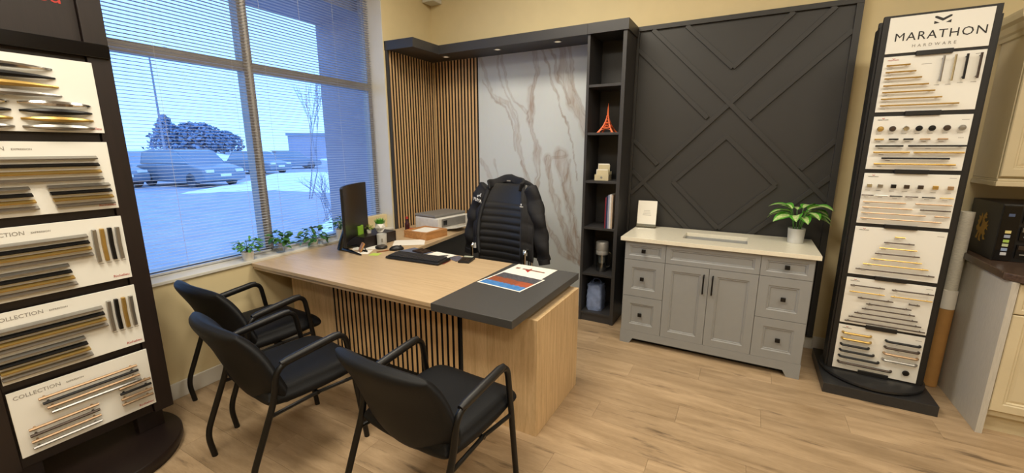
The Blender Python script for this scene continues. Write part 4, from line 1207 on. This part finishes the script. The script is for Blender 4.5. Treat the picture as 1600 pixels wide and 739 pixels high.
# white chest logos
wp = mat('white_print', '#e8e8e6', .5)
lettering('lettering', 'PUMA', .040, wp, jk, Matrix.Translation((-.263, -.0505, 1.098)) @ Matrix.Rotation(R(-14), 4, 'Z') @ Matrix.Rotation(R(10), 4, 'Y') @ TXT, extrude=.002)
cat_ = [(0,0),(.012,.006),(.026,.004),(.040,.012),(.050,.022),(.056,.021),(.052,.012),(.044,.004),(.046,-.008),(.040,-.006),(.034,-.002),(.024,-.004),(.014,-.006),(.008,-.014),(.002,-.012)]
cm_ = MB().prism(cat_, -.002, .002, 'y'); part('logo', MB().merge(cm_, Matrix.Translation((-.215, -.060, 1.140)) @ Matrix.Rotation(R(-14), 4, 'Z')), wp, jk)
part('logo', MB().obox((.225, -.058, 1.075), (.030, .003, .006)).obox((.222, -.058, 1.092), (.010, .003, .014)), wp, jk)
for s in (-1, 1): part('care_tag', MB().obox((s * .258, -.052, .700), (.034, .006, .045)), wp, jk)

# ------------------------------------------------------------------ desk things
def on_desk(x, y, z=DZ): return (x, y, z + .0003)
# monitor: curved, screen towards the office chair
nrm = math.atan2(.37, .54)                        # facing direction in plan
mo = thing('monitor', 'curved black monitor on a V-shaped foot at the window end of the desk', 'monitor', on_desk(-2.80, 2.175))
Mm = Matrix.Translation((-2.695 + 2.80, 2.235 - 2.175, 0)) @ Matrix.Rotation(nrm - R(90), 4, 'Z')
# local screen frame: x along width, +y towards the viewer of the screen, z up
Rc = 1.0; wS, z0s, z1s = .335, .088, .512
def scr(u, v, dy=0):
    a = wS * u / Rc
    return (Rc * math.sin(a), Rc * (1 - math.cos(a)) + dy, z0s + (z1s - z0s) * (v + 1) / 2)
def curved_slab(u0, u1, v0, v1, d0, d1, n=24):
    vs = []; fs = []
    for i in range(n + 1):
        u = u0 + (u1 - u0) * i / n
        vs += [scr(u, v0, d0), scr(u, v1, d0), scr(u, v1, d1), scr(u, v0, d1)]
    for i in range(n):
        for k in range(4): k2 = (k+1) % 4; fs.append((i*4+k, (i+1)*4+k, (i+1)*4+k2, i*4+k2))
    fs.append((3, 2, 1, 0)); fs.append((n*4, n*4+1, n*4+2, n*4+3))
    return MB().add([Mm @ Vector(p) for p in vs], fs)
part('housing', curved_slab(-1, 1, -1, 1, -.018, 0), M['black_plastic'], mo, bevel=.002)
part('screen', curved_slab(-.985, .985, -.965, .975, .0003, .0016), mat('screen_off', '#1c1816', .28, var=.02), mo)
part('rear_box', MB().merge(MB().box(-.05, .05, -.032, -.0185, .17, .27), Mm), M['black_plastic'], mo, bevel=.01)
ft = MB()
def mp_(x, y, z): return Mm @ Vector((x, y, z))
part('neck', MB().tube([mp_(0, -.085, .006), mp_(0, -.075, .07), mp_(0, -.030, .21)], [.034, .024, .016], 10), M['gloss_black'], mo, smooth=True)
for s in (-1, 1):
    part('foot', MB().tube([mp_(0, -.09, .012), mp_(s * .10, .02, .010), mp_(s * .20, .115, .006)], [.016, .012, .006], 8), M['gloss_black'], mo, smooth=True)
# keyboard
kb = thing('keyboard', 'black keyboard at the edge of the papers on the desk', 'keyboard', on_desk(-2.035, 2.252), R(4))
Mk = Matrix.Rotation(R(3.5), 4, 'X')
part('tray', MB().merge(MB().prism([(-.078, .004), (.078, .004), (.078, .018), (.06, .024), (-.07, .018), (-.078, .012)], -.232, .232, 'x'), None), M['black_plastic'], kb, bevel=.003)
keyrows = MB(); ks = None
for r in range(6):
    for c in range(21):
        x = -.222 + c * .0208; yk = -.058 + r * .0205; z = .0195 + .0045 * (yk + .07) / .13
        if ks is None: ks = part('key', MB().box(.0012, .0190, .001, .0175, 0, .006), mat('key_black', '#2e2e31', .5), kb); ks.location = (x, yk, z)
        else: inst(ks, (x, yk, z), kb)
part('foot', MB().box(-.20, -.18, .05, .07, 0, .0045).box(.18, .20, .05, .07, 0, .0045).box(-.20, -.18, -.07, -.05, 0, .0045).box(.18, .20, -.07, -.05, 0, .0045), M['black_plastic'], kb)
# mouse
ms = thing('computer_mouse', 'black computer mouse left of the papers', 'mouse', on_desk(-2.385, 2.405), R(-40))
part('body', MB().lathe([(.030, 0), (.033, .006), (.031, .018), (.022, .030), (.010, .036), (0, .037)], 20, M=Matrix.Diagonal((1.0, 1.75, 1.0, 1))), M['black_plastic'], ms, smooth=True)
part('wheel', MB().obox((0, .032, .0335), (.007, .014, .006)), M['bronze'], ms)
# coaster puck
dp = thing('desk_puck', 'low round black puck on the desk in front of the white mug', 'puck', on_desk(-2.535, 2.385))
part('body', MB().lathe([(.042, 0), (.048, .004), (.048, .014), (.042, .020), (.034, .0195), (0, .018)], 28), M['black_plastic'], dp, smooth=True)
part('rim', MB().lathe([(.040, .0202), (.040, .0215), (.036, .0215), (.036, .0198)], 28), M['bronze'], dp, smooth=True)
# mug
mg = thing('mug', 'pale grey straight mug standing against the dark riser', 'mug', on_desk(-2.605, 2.462))
part('body', MB().lathe([(.036, 0), (.038, .003), (.040, .098), (.037, .098), (.034, .008), (0, .006)], 28), M['pot_grey'], mg, smooth=True)
part('handle', MB().tube(fillet([(-.037, .0, .08), (-.065, .0, .078), (-.065, .0, .028), (-.036, .0, .022)], .02), .005, 8), M['pot_grey'], mg, smooth=True)
part('print', MB().obox((.030, -.0272, .05), (.012, .002, .03), Matrix.Rotation(R(48), 3, 'Z')), M['grey_print'], mg)
# riser
off = (-2.80, 2.49, DZ + .0003)
rs = thing('desk_riser', 'dark brown low riser along the window end of the desk carrying small plants', 'riser', off)
esp = M['espresso']
part('top', MB().box(-2.92, -2.645, 2.315, 2.665, DZ + .071, DZ + .089), esp, rs, off=off, bevel=.001)
part('side', MB().box(-2.92, -2.645, 2.315, 2.333, DZ + .0003, DZ + .071), esp, rs, off=off)
part('side', MB().box(-2.92, -2.645, 2.647, 2.665, DZ + .0003, DZ + .071), esp, rs, off=off)
part('front', MB().box(-2.663, -2.646, 2.333, 2.647, DZ + .0003, DZ + .071), esp, rs, off=off)
RZT = DZ + .0895
# plants
def grass(label, loc):
    t = thing('potted_grass', label, 'plant', loc)
    po = MB(); n = 5
    # faceted pot: twisted pentagons
    vs = []; fs = []
    for j, (r, z, tw) in enumerate(((.026, 0, 0), (.046, .038, 36), (.040, .072, 0), (.034, .072, 0), (.034, .06, 0))):
        for k in range(n):
            a = R(72 * k + tw); vs.append((r * math.cos(a), r * math.sin(a), z))
    for j in range(4):
        for k in range(n):
            k2 = (k+1) % n
            fs += [(j*n+k, j*n+k2, (j+1)*n+k2), (j*n+k, (j+1)*n+k2, (j+1)*n+k)]
    fs.append(tuple(range(n-1, -1, -1))); fs.append(tuple(4*n + k for k in range(n)))
    part('pot', po.add(vs, fs), M['ceramic'], t)
    g = MB(); rr = random.Random(5)
    for k in range(150):
        a = rr.uniform(0, 2*math.pi); r0 = .030 * math.sqrt(rr.random()); ln = rr.uniform(.035, .062); tl = rr.uniform(.0, .022) + r0 * .5
        bx_, by_ = r0*math.cos(a), r0*math.sin(a); dx_, dy_ = math.cos(a)*tl, math.sin(a)*tl
        px, py = -math.sin(a)*.0028, math.cos(a)*.0028
        zb = .0602
        g.add([(bx_-px, by_-py, zb), (bx_+px, by_+py, zb), (bx_+dx_*.6+px*.8, by_+dy_*.6+py*.8, zb+ln*.65), (bx_+dx_*.6-px*.8, by_+dy_*.6-py*.8, zb+ln*.65), (bx_+dx_, by_+dy_, zb+ln)], [(0,1,2,3), (3,2,4)])
    part('grass_blades', g, M['leaf_bright'], t)['kind'] = 'stuff'
    return t
grass('small bright green grass in a faceted white pot on the riser', (-2.715, 2.555, RZT))
def bushy(name, label, loc, potr, poth, potmat, spread, height, nleaf, seed, lm, L=.035, W=.018, trail=0, glass=False):
    t = thing(name, label, 'plant', loc)
    r0 = potr
    part('pot', MB().lathe([(r0*.8, 0), (r0*.82, .002), (r0, poth), (r0*.9, poth), (r0*.86, poth*.85), (0, poth*.84)], 24), potmat, t, smooth=True)
    part('soil', MB().lathe([(r0*.85, poth*.845), (0, poth*.9)], 16), M['soil'], t, smooth=True)
    rr = random.Random(seed); fol = MB(); stem = MB()
    lm_src = leaf_mesh('leaf_shape', L, W, .7, [lm], n=4)
    lv_ = [tuple(v.co) for v in lm_src.vertices]; lf_ = [tuple(p.vertices) for p in lm_src.polygons]
    for k in range(nleaf):
        az = rr.uniform(0, 2*math.pi); q = rr.random(); rad = spread * (q ** .6); hz = poth + height * (rr.uniform(.15, 1) * (1 - .45 * q * q))
        if trail and q > .75: hz = poth + height * .3 - trail * rr.random()
        p = Vector((math.cos(az) * rad, math.sin(az) * rad, max(.006, hz)))
        if k % 3 == 0: stem.tube([(0, 0, poth * .85), (p.x * .4, p.y * .4, (poth + max(p.z, poth)) / 2 + .01), tuple(p)], .0013, 4)
        Ml = Matrix.Translation(p) @ Matrix.Rotation(az + rr.uniform(-.9, .9), 4, 'Z') @ Matrix.Rotation(-rr.uniform(-.5, .9), 4, 'Y') @ Matrix.Rotation(rr.uniform(-.6, .6), 4, 'X')
        fol.add([Ml @ Vector(v) for v in lv_], lf_)
    bpy.data.meshes.remove(lm_src)
    part('stem', stem, M['leaf_dark'], t)
    f_ = part('foliage', fol, lm, t, smooth='all'); f_['kind'] = 'stuff'
    return t
SZ = ZS + .0205
def sill(u, n=-.035): v = wpt(n, u, SZ); return (v.x, v.y, v.z)
bushy('potted_plant', 'bushy light green plant in a white pot, leftmost on the window sill', sill(2.175, -.04), .040, .060, M['pot_white'], .085, .095, 75, 1, M['leaf'], .040, .020)
bushy('potted_plant', 'trailing green plant in a glass pot under the window post', sill(1.925, -.045), .036, .075, M['clear'], .080, .085, 34, 2, M['leaf_dark'], .060, .040, trail=.06)
bushy('potted_plant', 'drooping dark green plant on the sill right of the window post', sill(1.625, -.055), .040, .045, M['pot_white'], .095, .095, 44, 4, M['leaf_dark'], .062, .038, trail=.05)
bushy('potted_plant', 'small upright herb in a white pot on the sill behind the monitor', sill(1.36, -.035), .042, .085, M['pot_white'], .070, .115, 60, 6, M['leaf_dark'], .034, .018)
gc = thing('green_cup', 'lime green square cup on the riser behind the monitor', 'cup', (-2.80, 2.385, RZT), R(20))
part('wall', ring_slab(MB(), -.036, .036, -.036, .036, -.032, .032, -.032, .032, .003, .075), mat('lime_plastic', '#8fbf3c', .45), gc, bevel=.002)
part('bottom', MB().box(-.036, .036, -.036, .036, 0, .003), mat('lime_plastic_base', '#86b536', .45), gc)
bushy('small_succulent', 'small two-tone succulent beside the lime green cup on the riser', (-2.755, 2.468, RZT), .020, .028, M['pot_white'], .024, .045, 24, 8, mat('yellow_green_leaf', '#8a9a3c', .5, var=.4), .030, .014)
# orange-black phone stand by the monitor
ps = thing('card_case', 'small orange and black card case leaning beside the monitor foot', 'card case', on_desk(-2.595, 2.215), R(-30))
Mt = Matrix.Rotation(R(-28), 4, 'X')
part('case', MB().merge(MB().box(-.034, .034, -.006, .006, .0035, .075), Mt), M['wood_box'], ps, bevel=.002)
part('stand', MB().merge(MB().box(-.028, .028, .0065, .010, .008, .070), Mt).box(-.028, .028, .030, .055, 0, .004).merge(MB().box(-.020, .020, .045, .049, .003, .055), Matrix.Rotation(R(14), 4, 'X')), M['black_plastic'], ps)
# flat papers and small clutter
def sheet(name, label, cat, x, y, w, h, rz, m, z=DZ, th=.0008, pile=1, group=None):
    t = thing(name, label, cat, (x, y, z + .0003), rz, group)
    for k in range(pile): part('sheet', MB().obox((.002*k, -.001*k, th/2 + k*(th + .0002)), (w, h, th), Matrix.Rotation(R(1.5*k), 3, 'Z')), m, t)
    return t
sheet('sticky_note', 'yellow-green sticky note on the desk near the monitor foot', 'note', -2.425, 2.215, .075, .075, R(20), mat('sticky_green', '#b9cf5a', .7, var=.02))
sheet('paper_sheet', 'loose white papers between monitor foot and mug', 'paper', -2.66, 2.345, .15, .20, R(-52), M['paper'], pile=2)
sheet('paper_sheet', 'small torn white paper with earphones on it', 'paper', -2.555, 2.225, .10, .13, R(30), M['paper'])
ep = thing('earphones', 'little pair of black earphones on the torn paper', 'earphones', (-2.555, 2.225, DZ + .0016))
for s in (-1, 1):
    part('bud', MB().lathe([(.005, 0), (.008, .003), (.008, .009), (.004, .014), (0, .015)], 12, c=(s*.020, s*.008, 0)), M['gloss_black'], ep, smooth=True)
part('wire', MB().tube(fillet([(-.02, -.008, .003), (-.035, .015, .002), (-.005, .030, .002), (.020, .008, .003)], .02), .0013, 6), M['black_plastic'], ep, smooth=True)
def pen(label, x, y, rz, col, z=DZ, L=.14):
    t = thing('pen', label, 'pen', (x, y, z + .0003), rz)
    part('barrel', MB().tube([(-L/2, 0, .0045), (L*.38, 0, .0045)], .0042, 8), mat('pen_' + col[1:], col, .35), t, smooth=True)
    part('tip', MB().tube([(L*.38, 0, .0045), (L*.5, 0, .0045)], [.0040, .0008], 8), M['steel'], t, smooth=True)
    part('clip', MB().box(-L*.48, -L*.2, -.0012, .0012, .0086, .0105), M['steel'], t)
pen('brown pen lying between sticky note and mouse', -2.430, 2.325, R(70), '#8a5432')
mpd = sheet('mouse_pad', 'blue grey mouse pad under papers beside the mouse', 'mouse pad', -2.215, 2.41, .24, .19, R(-12), mat('pad_blue', '#5b6378', .7), th=.002)
mpd.location.z = DZ + .0003
ms.location = (-2.385, 2.40, DZ + .0003)
pb = sheet('open_notebook', 'open white notebook behind the keyboard', 'notebook', -1.965, 2.400, .20, .17, R(-8), M['paper'], z=DZ + .0035, pile=4)
pen('black pen lying on the open notebook', -1.925, 2.375, R(48), '#1a1a1a', z=DZ + .0085)
wl_ = thing('dark_wallet', 'dark ribbed card wallet between mouse and notebook', 'wallet', (-2.165, 2.445, DZ + .0026), R(-10))
part('body', MB().box(-.06, .06, -.045, .045, 0, .012), mat('wallet_brown', '#33241f', .5), wl_, bevel=.003)
for k in range(4): part('rib', MB().box(-.05 + k*.028, -.036 + k*.028, -.042, .042, .0122, .0145), M['bronze'], wl_)
ph = sheet('photo_print', 'small dark photo prints lying by the calculator', 'photo', -1.80, 2.415, .13, .10, R(-25), mat('photo_ink', '#5a5c6e', .3, var=.6, scale=60), pile=2)
fl = sheet('leaflet', 'red brown leaflet sticking out under the right end of the keyboard', 'leaflet', -1.865, 2.29, .13, .12, R(10), mat('leaflet_red', '#8a4a3c', .45, var=.5, scale=50))
kb.location.z = DZ + .0013
ca = thing('calculator', 'dark desk calculator at the back edge of the desk', 'calculator', on_desk(-1.705, 2.395), R(14))
part('body', MB().prism([(-.065, 0), (.065, 0), (.065, .024), (-.065, .012)], -.042, .042, 'x'), M['black_plastic'], ca, bevel=.002)
Mc = Matrix.Rotation(math.atan2(.012, .13), 4, 'X')
part('display', MB().merge(MB().box(-.034, .034, .028, .054, .0185, .0198), Mc), mat('lcd_grey', '#a9ad9c', .3), ca)
for r in range(5):
    for c in range(4): part('key', MB().merge(MB().box(-.034 + c*.018, -.021 + c*.018, -.056 + r*.0155, -.046 + r*.0155, .0182, .0210), Mc), M['bronze'], ca)
# return: box, sheet, printer, bottle
RT = DZ - .0007
sheet('paper_sheet', 'blank white sheet in front of the wooden box on the return', 'paper', -2.485, 2.655, .21, .26, R(-52), M['paper'], z=RT, pile=2)
bxx = thing('wooden_box', 'low orange wooden box with a paper on top, on the return', 'box', (-2.535, 2.93, RT + .0003), R(-4))
part('tray', ring_slab(MB(), -.14, .14, -.135, .135, -.128, .128, -.123, .123, .004, .066), M['wood_box'], bxx, bevel=.002)
part('lid_panel', MB().box(-.127, .127, -.122, .122, .050, .060), M['wood_box'], bxx)
part('bottom', MB().box(-.14, .14, -.135, .135, 0, .004), M['wood_box'], bxx)
part('paper', MB().obox((0.0, .0, .0615), (.17, .20, .001), Matrix.Rotation(R(8), 3, 'Z')), M['paper'], bxx)
pn = thing('printer', 'white and grey inkjet printer in the slatted corner', 'printer', (-2.665, 3.345, RT + .0003), R(-6))
part('body', MB().box(-.17, .155, -.215, .215, .012, .135), M['printer_white'], pn, bevel=.012, seg=3)
part('lid', MB().box(-.172, .12, -.217, .217, .1355, .162), M['printer_grey'], pn, bevel=.008)
part('front_recess', MB().box(.1555, .160, -.175, .165, .045, .125), M['printer_grey'], pn, bevel=.003)
part('control_screen', MB().box(.1602, .163, -.155, -.105, .062, .108), M['gloss_black'], pn, bevel=.001)
part('output_tray', MB().prism([(.156, .018), (.29, .042), (.29, .047), (.156, .023)], -.11, .12, 'y'), M['printer_white'], pn)
part('foot', MB().box(-.15, -.12, -.19, -.16, 0, .012).box(.11, .14, -.19, -.16, 0, .012).box(-.15, -.12, .16, .19, 0, .012).box(.11, .14, .16, .19, 0, .012), M['black_plastic'], pn)
part('side_cap', MB().box(-.175, -.1715, -.15, .15, .03, .09), M['printer_white'], pn)
bt = thing('bottle', 'dark red little bottle standing left of the printer', 'bottle', (-2.88, 3.06, RT + .0003))
part('body', MB().lathe([(.022, 0), (.024, .004), (.024, .07), (.010, .095), (.010, .115), (0, .116)], 20), mat('dark_red_glass', '#3a1418', .2), bt, smooth=True)
part('cap', MB().lathe([(.012, .116), (.012, .138), (0, .139)], 16), M['red_print'], bt, smooth=True)
rd = thing('red_trinket', 'small red object lying beside the dark bottle', 'trinket', (-2.80, 3.06, RT + .0003), R(20))
part('base', MB().box(-.045, .045, -.012, .012, 0, .006), M['black_plastic'], rd, bevel=.002)
part('arm', MB().prism([(-.045, .0065), (.045, .0065), (.047, .020), (.0, .032), (-.045, .030)], -.011, .011, 'y'), M['red_print'], rd, bevel=.003)

# magazines on the charcoal end
MZ = DZ + .0013
m2 = thing('magazine', 'white leaflet with a product picture under the photo brochure', 'leaflet', (-1.195, 2.345, MZ), R(-2))
part('page', MB().box(-.148, .148, -.16, .15, 0, .001), M['paper'], m2)
part('picture', MB().obox((.02, .055, .0012), (.17, .020, .0003), Matrix.Rotation(R(-4), 3, 'Z')).obox((-.10, .06, .0012), (.03, .03, .0003)), mat('picture_brown', '#8a5a4a', .5, var=.3), m2)
part('picture', MB().prism([(-.035, .04), (-.01, .095), (.0, .06), (.005, .0), (-.012, .02)], .0011, .0013, 'z'), M['red_print'], m2)
def brochure():
    t = thing('brochure', 'photo brochure with blue, orange and grey city picture on the charcoal end', 'brochure', (-1.195, 2.135, MZ + .0013), R(-7))
    part('page', MB().box(-.158, .158, -.135, .135, 0, .0012), M['paper'], t)
    nx, ny = 60, 48; vs = []; fs = []; cols = []
    from mathutils import noise
    rr = random.Random(11)
    blue = lin('#3f7fc4'); pale = lin('#a9c3e6'); orange = lin('#a85a34'); dark = lin('#3f3f46'); red = lin('#c4604e'); grey = lin('#77747a')
    for j in range(ny + 1):
        for i in range(nx + 1):
            x = -.148 + .296 * i / nx; yq = -.124 + .248 * j / ny; q = j / ny; p = i / nx
            vs.append((x, yq, .0013))
            n1 = noise.noise((x * 60, yq * 90, 1)); n2 = 1.6 * noise.noise((x * 190, yq * 260, 5)) + .4 * rr.uniform(-1, 1)
            if q < .28 + .05 * n1: c = [blue[k] * (1 - .5 * max(0, n1)) + pale[k] * .5 * max(0, n1) for k in range(3)]
            elif q < .62 + .05 * n1:
                w = .5 + .8 * n2
                c = [orange[k] * (1 - w * .5) + (red[k] if p > .7 else dark[k]) * w * .5 for k in range(3)]
            else:
                w = .5 + 1.0 * n2; c = [dark[k] * (1 - w * .7) + grey[k] * w * .7 for k in range(3)]
            cols.append([max(0, v) for v in c])
    W = nx + 1
    fs = [(j*W+i, j*W+i+1, (j+1)*W+i+1, (j+1)*W+i) for j in range(ny) for i in range(nx)]
    me = bpy.data.meshes.new('picture'); me.from_pydata(vs, [], fs)
    at = me.color_attributes.new('pigment', 'FLOAT_COLOR', 'POINT'); buf = []
    for c in cols: buf += [c[0], c[1], c[2], 1]
    at.data.foreach_set('color', buf); me.materials.append(attr_mat('printed_picture', .3))
    link('picture', me, t)
brochure()
# ------------------------------------------------------------------ outside the window
GZ = -0.15
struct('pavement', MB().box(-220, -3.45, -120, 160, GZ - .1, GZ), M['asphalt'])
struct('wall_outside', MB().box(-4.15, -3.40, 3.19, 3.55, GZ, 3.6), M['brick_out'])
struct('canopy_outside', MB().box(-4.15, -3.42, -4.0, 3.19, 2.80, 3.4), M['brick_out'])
def snow(label, outline, h, seed):
    """low bank: outline in plan, heaped towards the middle"""
    rr = random.Random(seed)
    cx_ = sum(p[0] for p in outline) / len(outline); cy_ = sum(p[1] for p in outline) / len(outline)
    pts = []
    for i in range(len(outline)):
        a, b = outline[i], outline[(i+1) % len(outline)]
        for k in range(5): pts.append((a[0] + (b[0]-a[0])*k/5 + rr.uniform(-.06, .06), a[1] + (b[1]-a[1])*k/5 + rr.uniform(-.06, .06)))
    n = len(pts); vs = []; fs = []
    for s, z in ((1, 0), (.93, .55), (.8, .85), (.5, 1.0)):
        for p in pts: vs.append((cx_ + (p[0]-cx_)*s, cy_ + (p[1]-cy_)*s, GZ + z * h * (1 + rr.uniform(-.15, .15) * (z > 0))))
    for r in range(3):
        for k in range(n): k2 = (k+1) % n; fs.append((r*n+k, r*n+k2, (r+1)*n+k2, (r+1)*n+k))
    fs.append(tuple(3*n + k for k in range(n)))
    o = part('snow_bank', MB().add(vs, fs), M['snow'], smooth='all')
    return tag(o, label, 'snow', kind='stuff')
snow('long snow bank between the asphalt lanes outside', [(-18.7, 7.8), (-18.0, 9.0), (-17.0, 10.4), (-14.1, 10.8), (-11.5, 12.5), (-24.5, 21.5), (-29.1, 18.1), (-22.8, 12.8), (-20.3, 9.9)], .10, 1)
snow('snow covered verge outside beside the bare bush', [(-6.26, 4.37), (-7.11, 5.07), (-8.2, 6.04), (-9.1, 6.98), (-9.6, 7.72), (-8.6, 9.3), (-5.2, 8.0), (-4.9, 4.6)], .06, 2)
snow('wide snow field at the far side of the car park', [(-33, 8), (-36, 17), (-70, 40), (-150, 75), (-160, 40), (-60, 16)], .25, 3)
snow('far snow field behind the parked cars', [(-60, 44), (-48, 38), (-40, 34), (-70, 62), (-120, 110), (-140, 95)], .25, 4)

def car(name, label, loc, rz, body, L=4.5, W=1.8, H=1.5, suv=False):
    t = thing(name, label, 'car', loc, rz)
    h1 = .95 if suv else .85
    prof = [(-L/2, .35), (-L/2 + .05, .75), (-L/2 + .15, h1), (-L*.18, h1 + .05), (L*.30, h1 + .05), (L*.47, h1 - .12), (L/2, .62), (L/2, .32), (L*.42, .22), (-L*.42, .22)]
    part('body', MB().prism(prof, -W/2, W/2, 'y'), body, t, bevel=.08, seg=3)
    top = H
    cab = [(-L*.46 if suv else -L*.36, h1 + .02), (-L*.40 if suv else -L*.24, top - .06), (-L*.30, top), (L*.05, top), (L*.12, top - .04), (L*.27, h1 + .02)]
    w2 = W/2 - .12
    part('cabin', MB().prism(cab, -w2, w2, 'y'), body, t, bevel=.06, seg=3)
    gl = MB()
    for s in (-1, 1):
        q = [(x * .95 + .02, min(top - .10, z) if z > h1 + .1 else h1 + .08) for x, z in cab]
        gl.prism(q, s * (w2 - .01), s * (w2 + .008), 'y')
    part('window', gl, M['car_glass'], t)
    for sx in (-1, 1):
        for sy in (-1, 1):
            Mw = Matrix.Translation((sx * L * .31, sy * (W/2 - .1), .33)) @ Matrix.Rotation(R(90), 4, 'X')
            part('wheel', MB().lathe([(.30, -.10), (.33, -.07), (.33, .07), (.30, .10)], 20, M=Mw), M['tyre'], t, smooth=True)
    part('number_plate', MB().box(L/2, L/2 + .015, -.24, .24, .48, .60), M['board'], t)
    part('headlamp', MB().box(L/2 - .10, L/2 + .01, -W/2 + .12, -W/2 + .45, .66, .78).box(L/2 - .10, L/2 + .01, W/2 - .45, W/2 - .12, .66, .78), M['ceramic'], t)
    return t
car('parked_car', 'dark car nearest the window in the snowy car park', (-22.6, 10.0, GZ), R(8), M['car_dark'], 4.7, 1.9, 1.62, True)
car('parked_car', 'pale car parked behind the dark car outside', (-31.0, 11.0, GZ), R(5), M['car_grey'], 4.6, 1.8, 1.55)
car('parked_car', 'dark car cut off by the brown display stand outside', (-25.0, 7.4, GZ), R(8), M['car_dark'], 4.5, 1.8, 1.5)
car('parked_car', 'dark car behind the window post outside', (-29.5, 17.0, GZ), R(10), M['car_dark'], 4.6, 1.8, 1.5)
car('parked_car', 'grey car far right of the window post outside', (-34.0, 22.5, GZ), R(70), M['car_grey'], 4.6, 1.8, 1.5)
def conifer(label, loc, h, r, seed, round_=False):
    t = thing('evergreen_tree', label, 'tree', loc, 0, 'evergreen trees beyond the car park')
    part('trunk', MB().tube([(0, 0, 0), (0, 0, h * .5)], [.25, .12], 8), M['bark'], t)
    rr = random.Random(seed); f_ = MB()
    for k in range(1500):
        q = rr.random() ** .8
        rad = r * ((1 - q) ** .75 * (1 - .15 * math.sin(q * 40)) if not round_ else math.sqrt(max(0, 1 - (2*q - .75)**2 / 1.6)))
        a = rr.uniform(0, 2*math.pi); rd_ = rad * (rr.random() ** .4)
        c = Vector((math.cos(a) * rd_, math.sin(a) * rd_, h * (.06 + .94 * q)))
        s = rr.uniform(.25, .55) * r * .24
        d = [Vector((rr.uniform(-1, 1), rr.uniform(-1, 1), rr.uniform(-.6, .6))).normalized() * s for _ in range(4)]
        f_.add([c + x for x in d], [(0,1,2), (0,2,3), (0,3,1), (1,3,2)])
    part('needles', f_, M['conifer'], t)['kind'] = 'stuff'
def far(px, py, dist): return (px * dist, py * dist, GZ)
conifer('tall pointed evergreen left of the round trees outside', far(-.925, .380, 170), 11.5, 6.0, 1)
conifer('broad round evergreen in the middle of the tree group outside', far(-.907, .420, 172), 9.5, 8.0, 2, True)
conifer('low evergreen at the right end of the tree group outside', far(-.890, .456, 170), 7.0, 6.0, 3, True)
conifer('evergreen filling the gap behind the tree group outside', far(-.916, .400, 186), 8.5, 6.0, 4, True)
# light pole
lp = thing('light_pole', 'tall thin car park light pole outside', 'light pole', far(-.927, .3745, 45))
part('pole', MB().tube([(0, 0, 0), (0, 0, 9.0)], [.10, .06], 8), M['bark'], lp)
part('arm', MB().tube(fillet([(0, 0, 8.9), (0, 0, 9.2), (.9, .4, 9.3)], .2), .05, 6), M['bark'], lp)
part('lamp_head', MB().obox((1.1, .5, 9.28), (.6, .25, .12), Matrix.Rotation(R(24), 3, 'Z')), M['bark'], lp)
def bare(name, label, cat, loc, h, seed, stems, spread, depth=4, r0=.05):
    t = thing(name, label, cat, loc)
    rr = random.Random(seed); tr = MB(); br = MB()
    def grow(p, d, L, r, k):
        e = p + d * L
        m_ = (p + e) / 2 + Vector((rr.uniform(-1, 1), rr.uniform(-1, 1), 0)) * L * .06
        (tr if k >= depth - 1 else br).tube([p, m_, e], [r, r * .85, r * .65], 5)
        if k <= 0: return
        for _ in range(3 if k < depth else 2):
            nd = (d + Vector((rr.uniform(-1, 1), rr.uniform(-1, 1), rr.uniform(-.1, .7))) * spread).normalized()
            grow(p + d * L * rr.uniform(.5, 1), nd, L * rr.uniform(.55, .75), r * .6, k - 1)
    for s in range(stems):
        d = Vector((rr.uniform(-1, 1) * spread, rr.uniform(-1, 1) * spread, 1)).normalized()
        grow(Vector((rr.uniform(-.2, .2) * (stems > 1), rr.uniform(-.2, .2) * (stems > 1), 0)), d, h * .4, r0, depth)
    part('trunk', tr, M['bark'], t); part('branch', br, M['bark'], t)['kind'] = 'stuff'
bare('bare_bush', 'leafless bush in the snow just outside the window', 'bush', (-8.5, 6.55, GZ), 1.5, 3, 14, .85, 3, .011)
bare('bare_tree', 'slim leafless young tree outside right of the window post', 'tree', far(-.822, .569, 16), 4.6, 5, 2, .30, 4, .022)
fb = thing('far_building', 'low grey building far behind the car park', 'building', (-62, 47.5, GZ), R(-52))
part('wall', MB().box(-7, 5, -4, 4, 0, 3.6), M['brick_out'], fb)
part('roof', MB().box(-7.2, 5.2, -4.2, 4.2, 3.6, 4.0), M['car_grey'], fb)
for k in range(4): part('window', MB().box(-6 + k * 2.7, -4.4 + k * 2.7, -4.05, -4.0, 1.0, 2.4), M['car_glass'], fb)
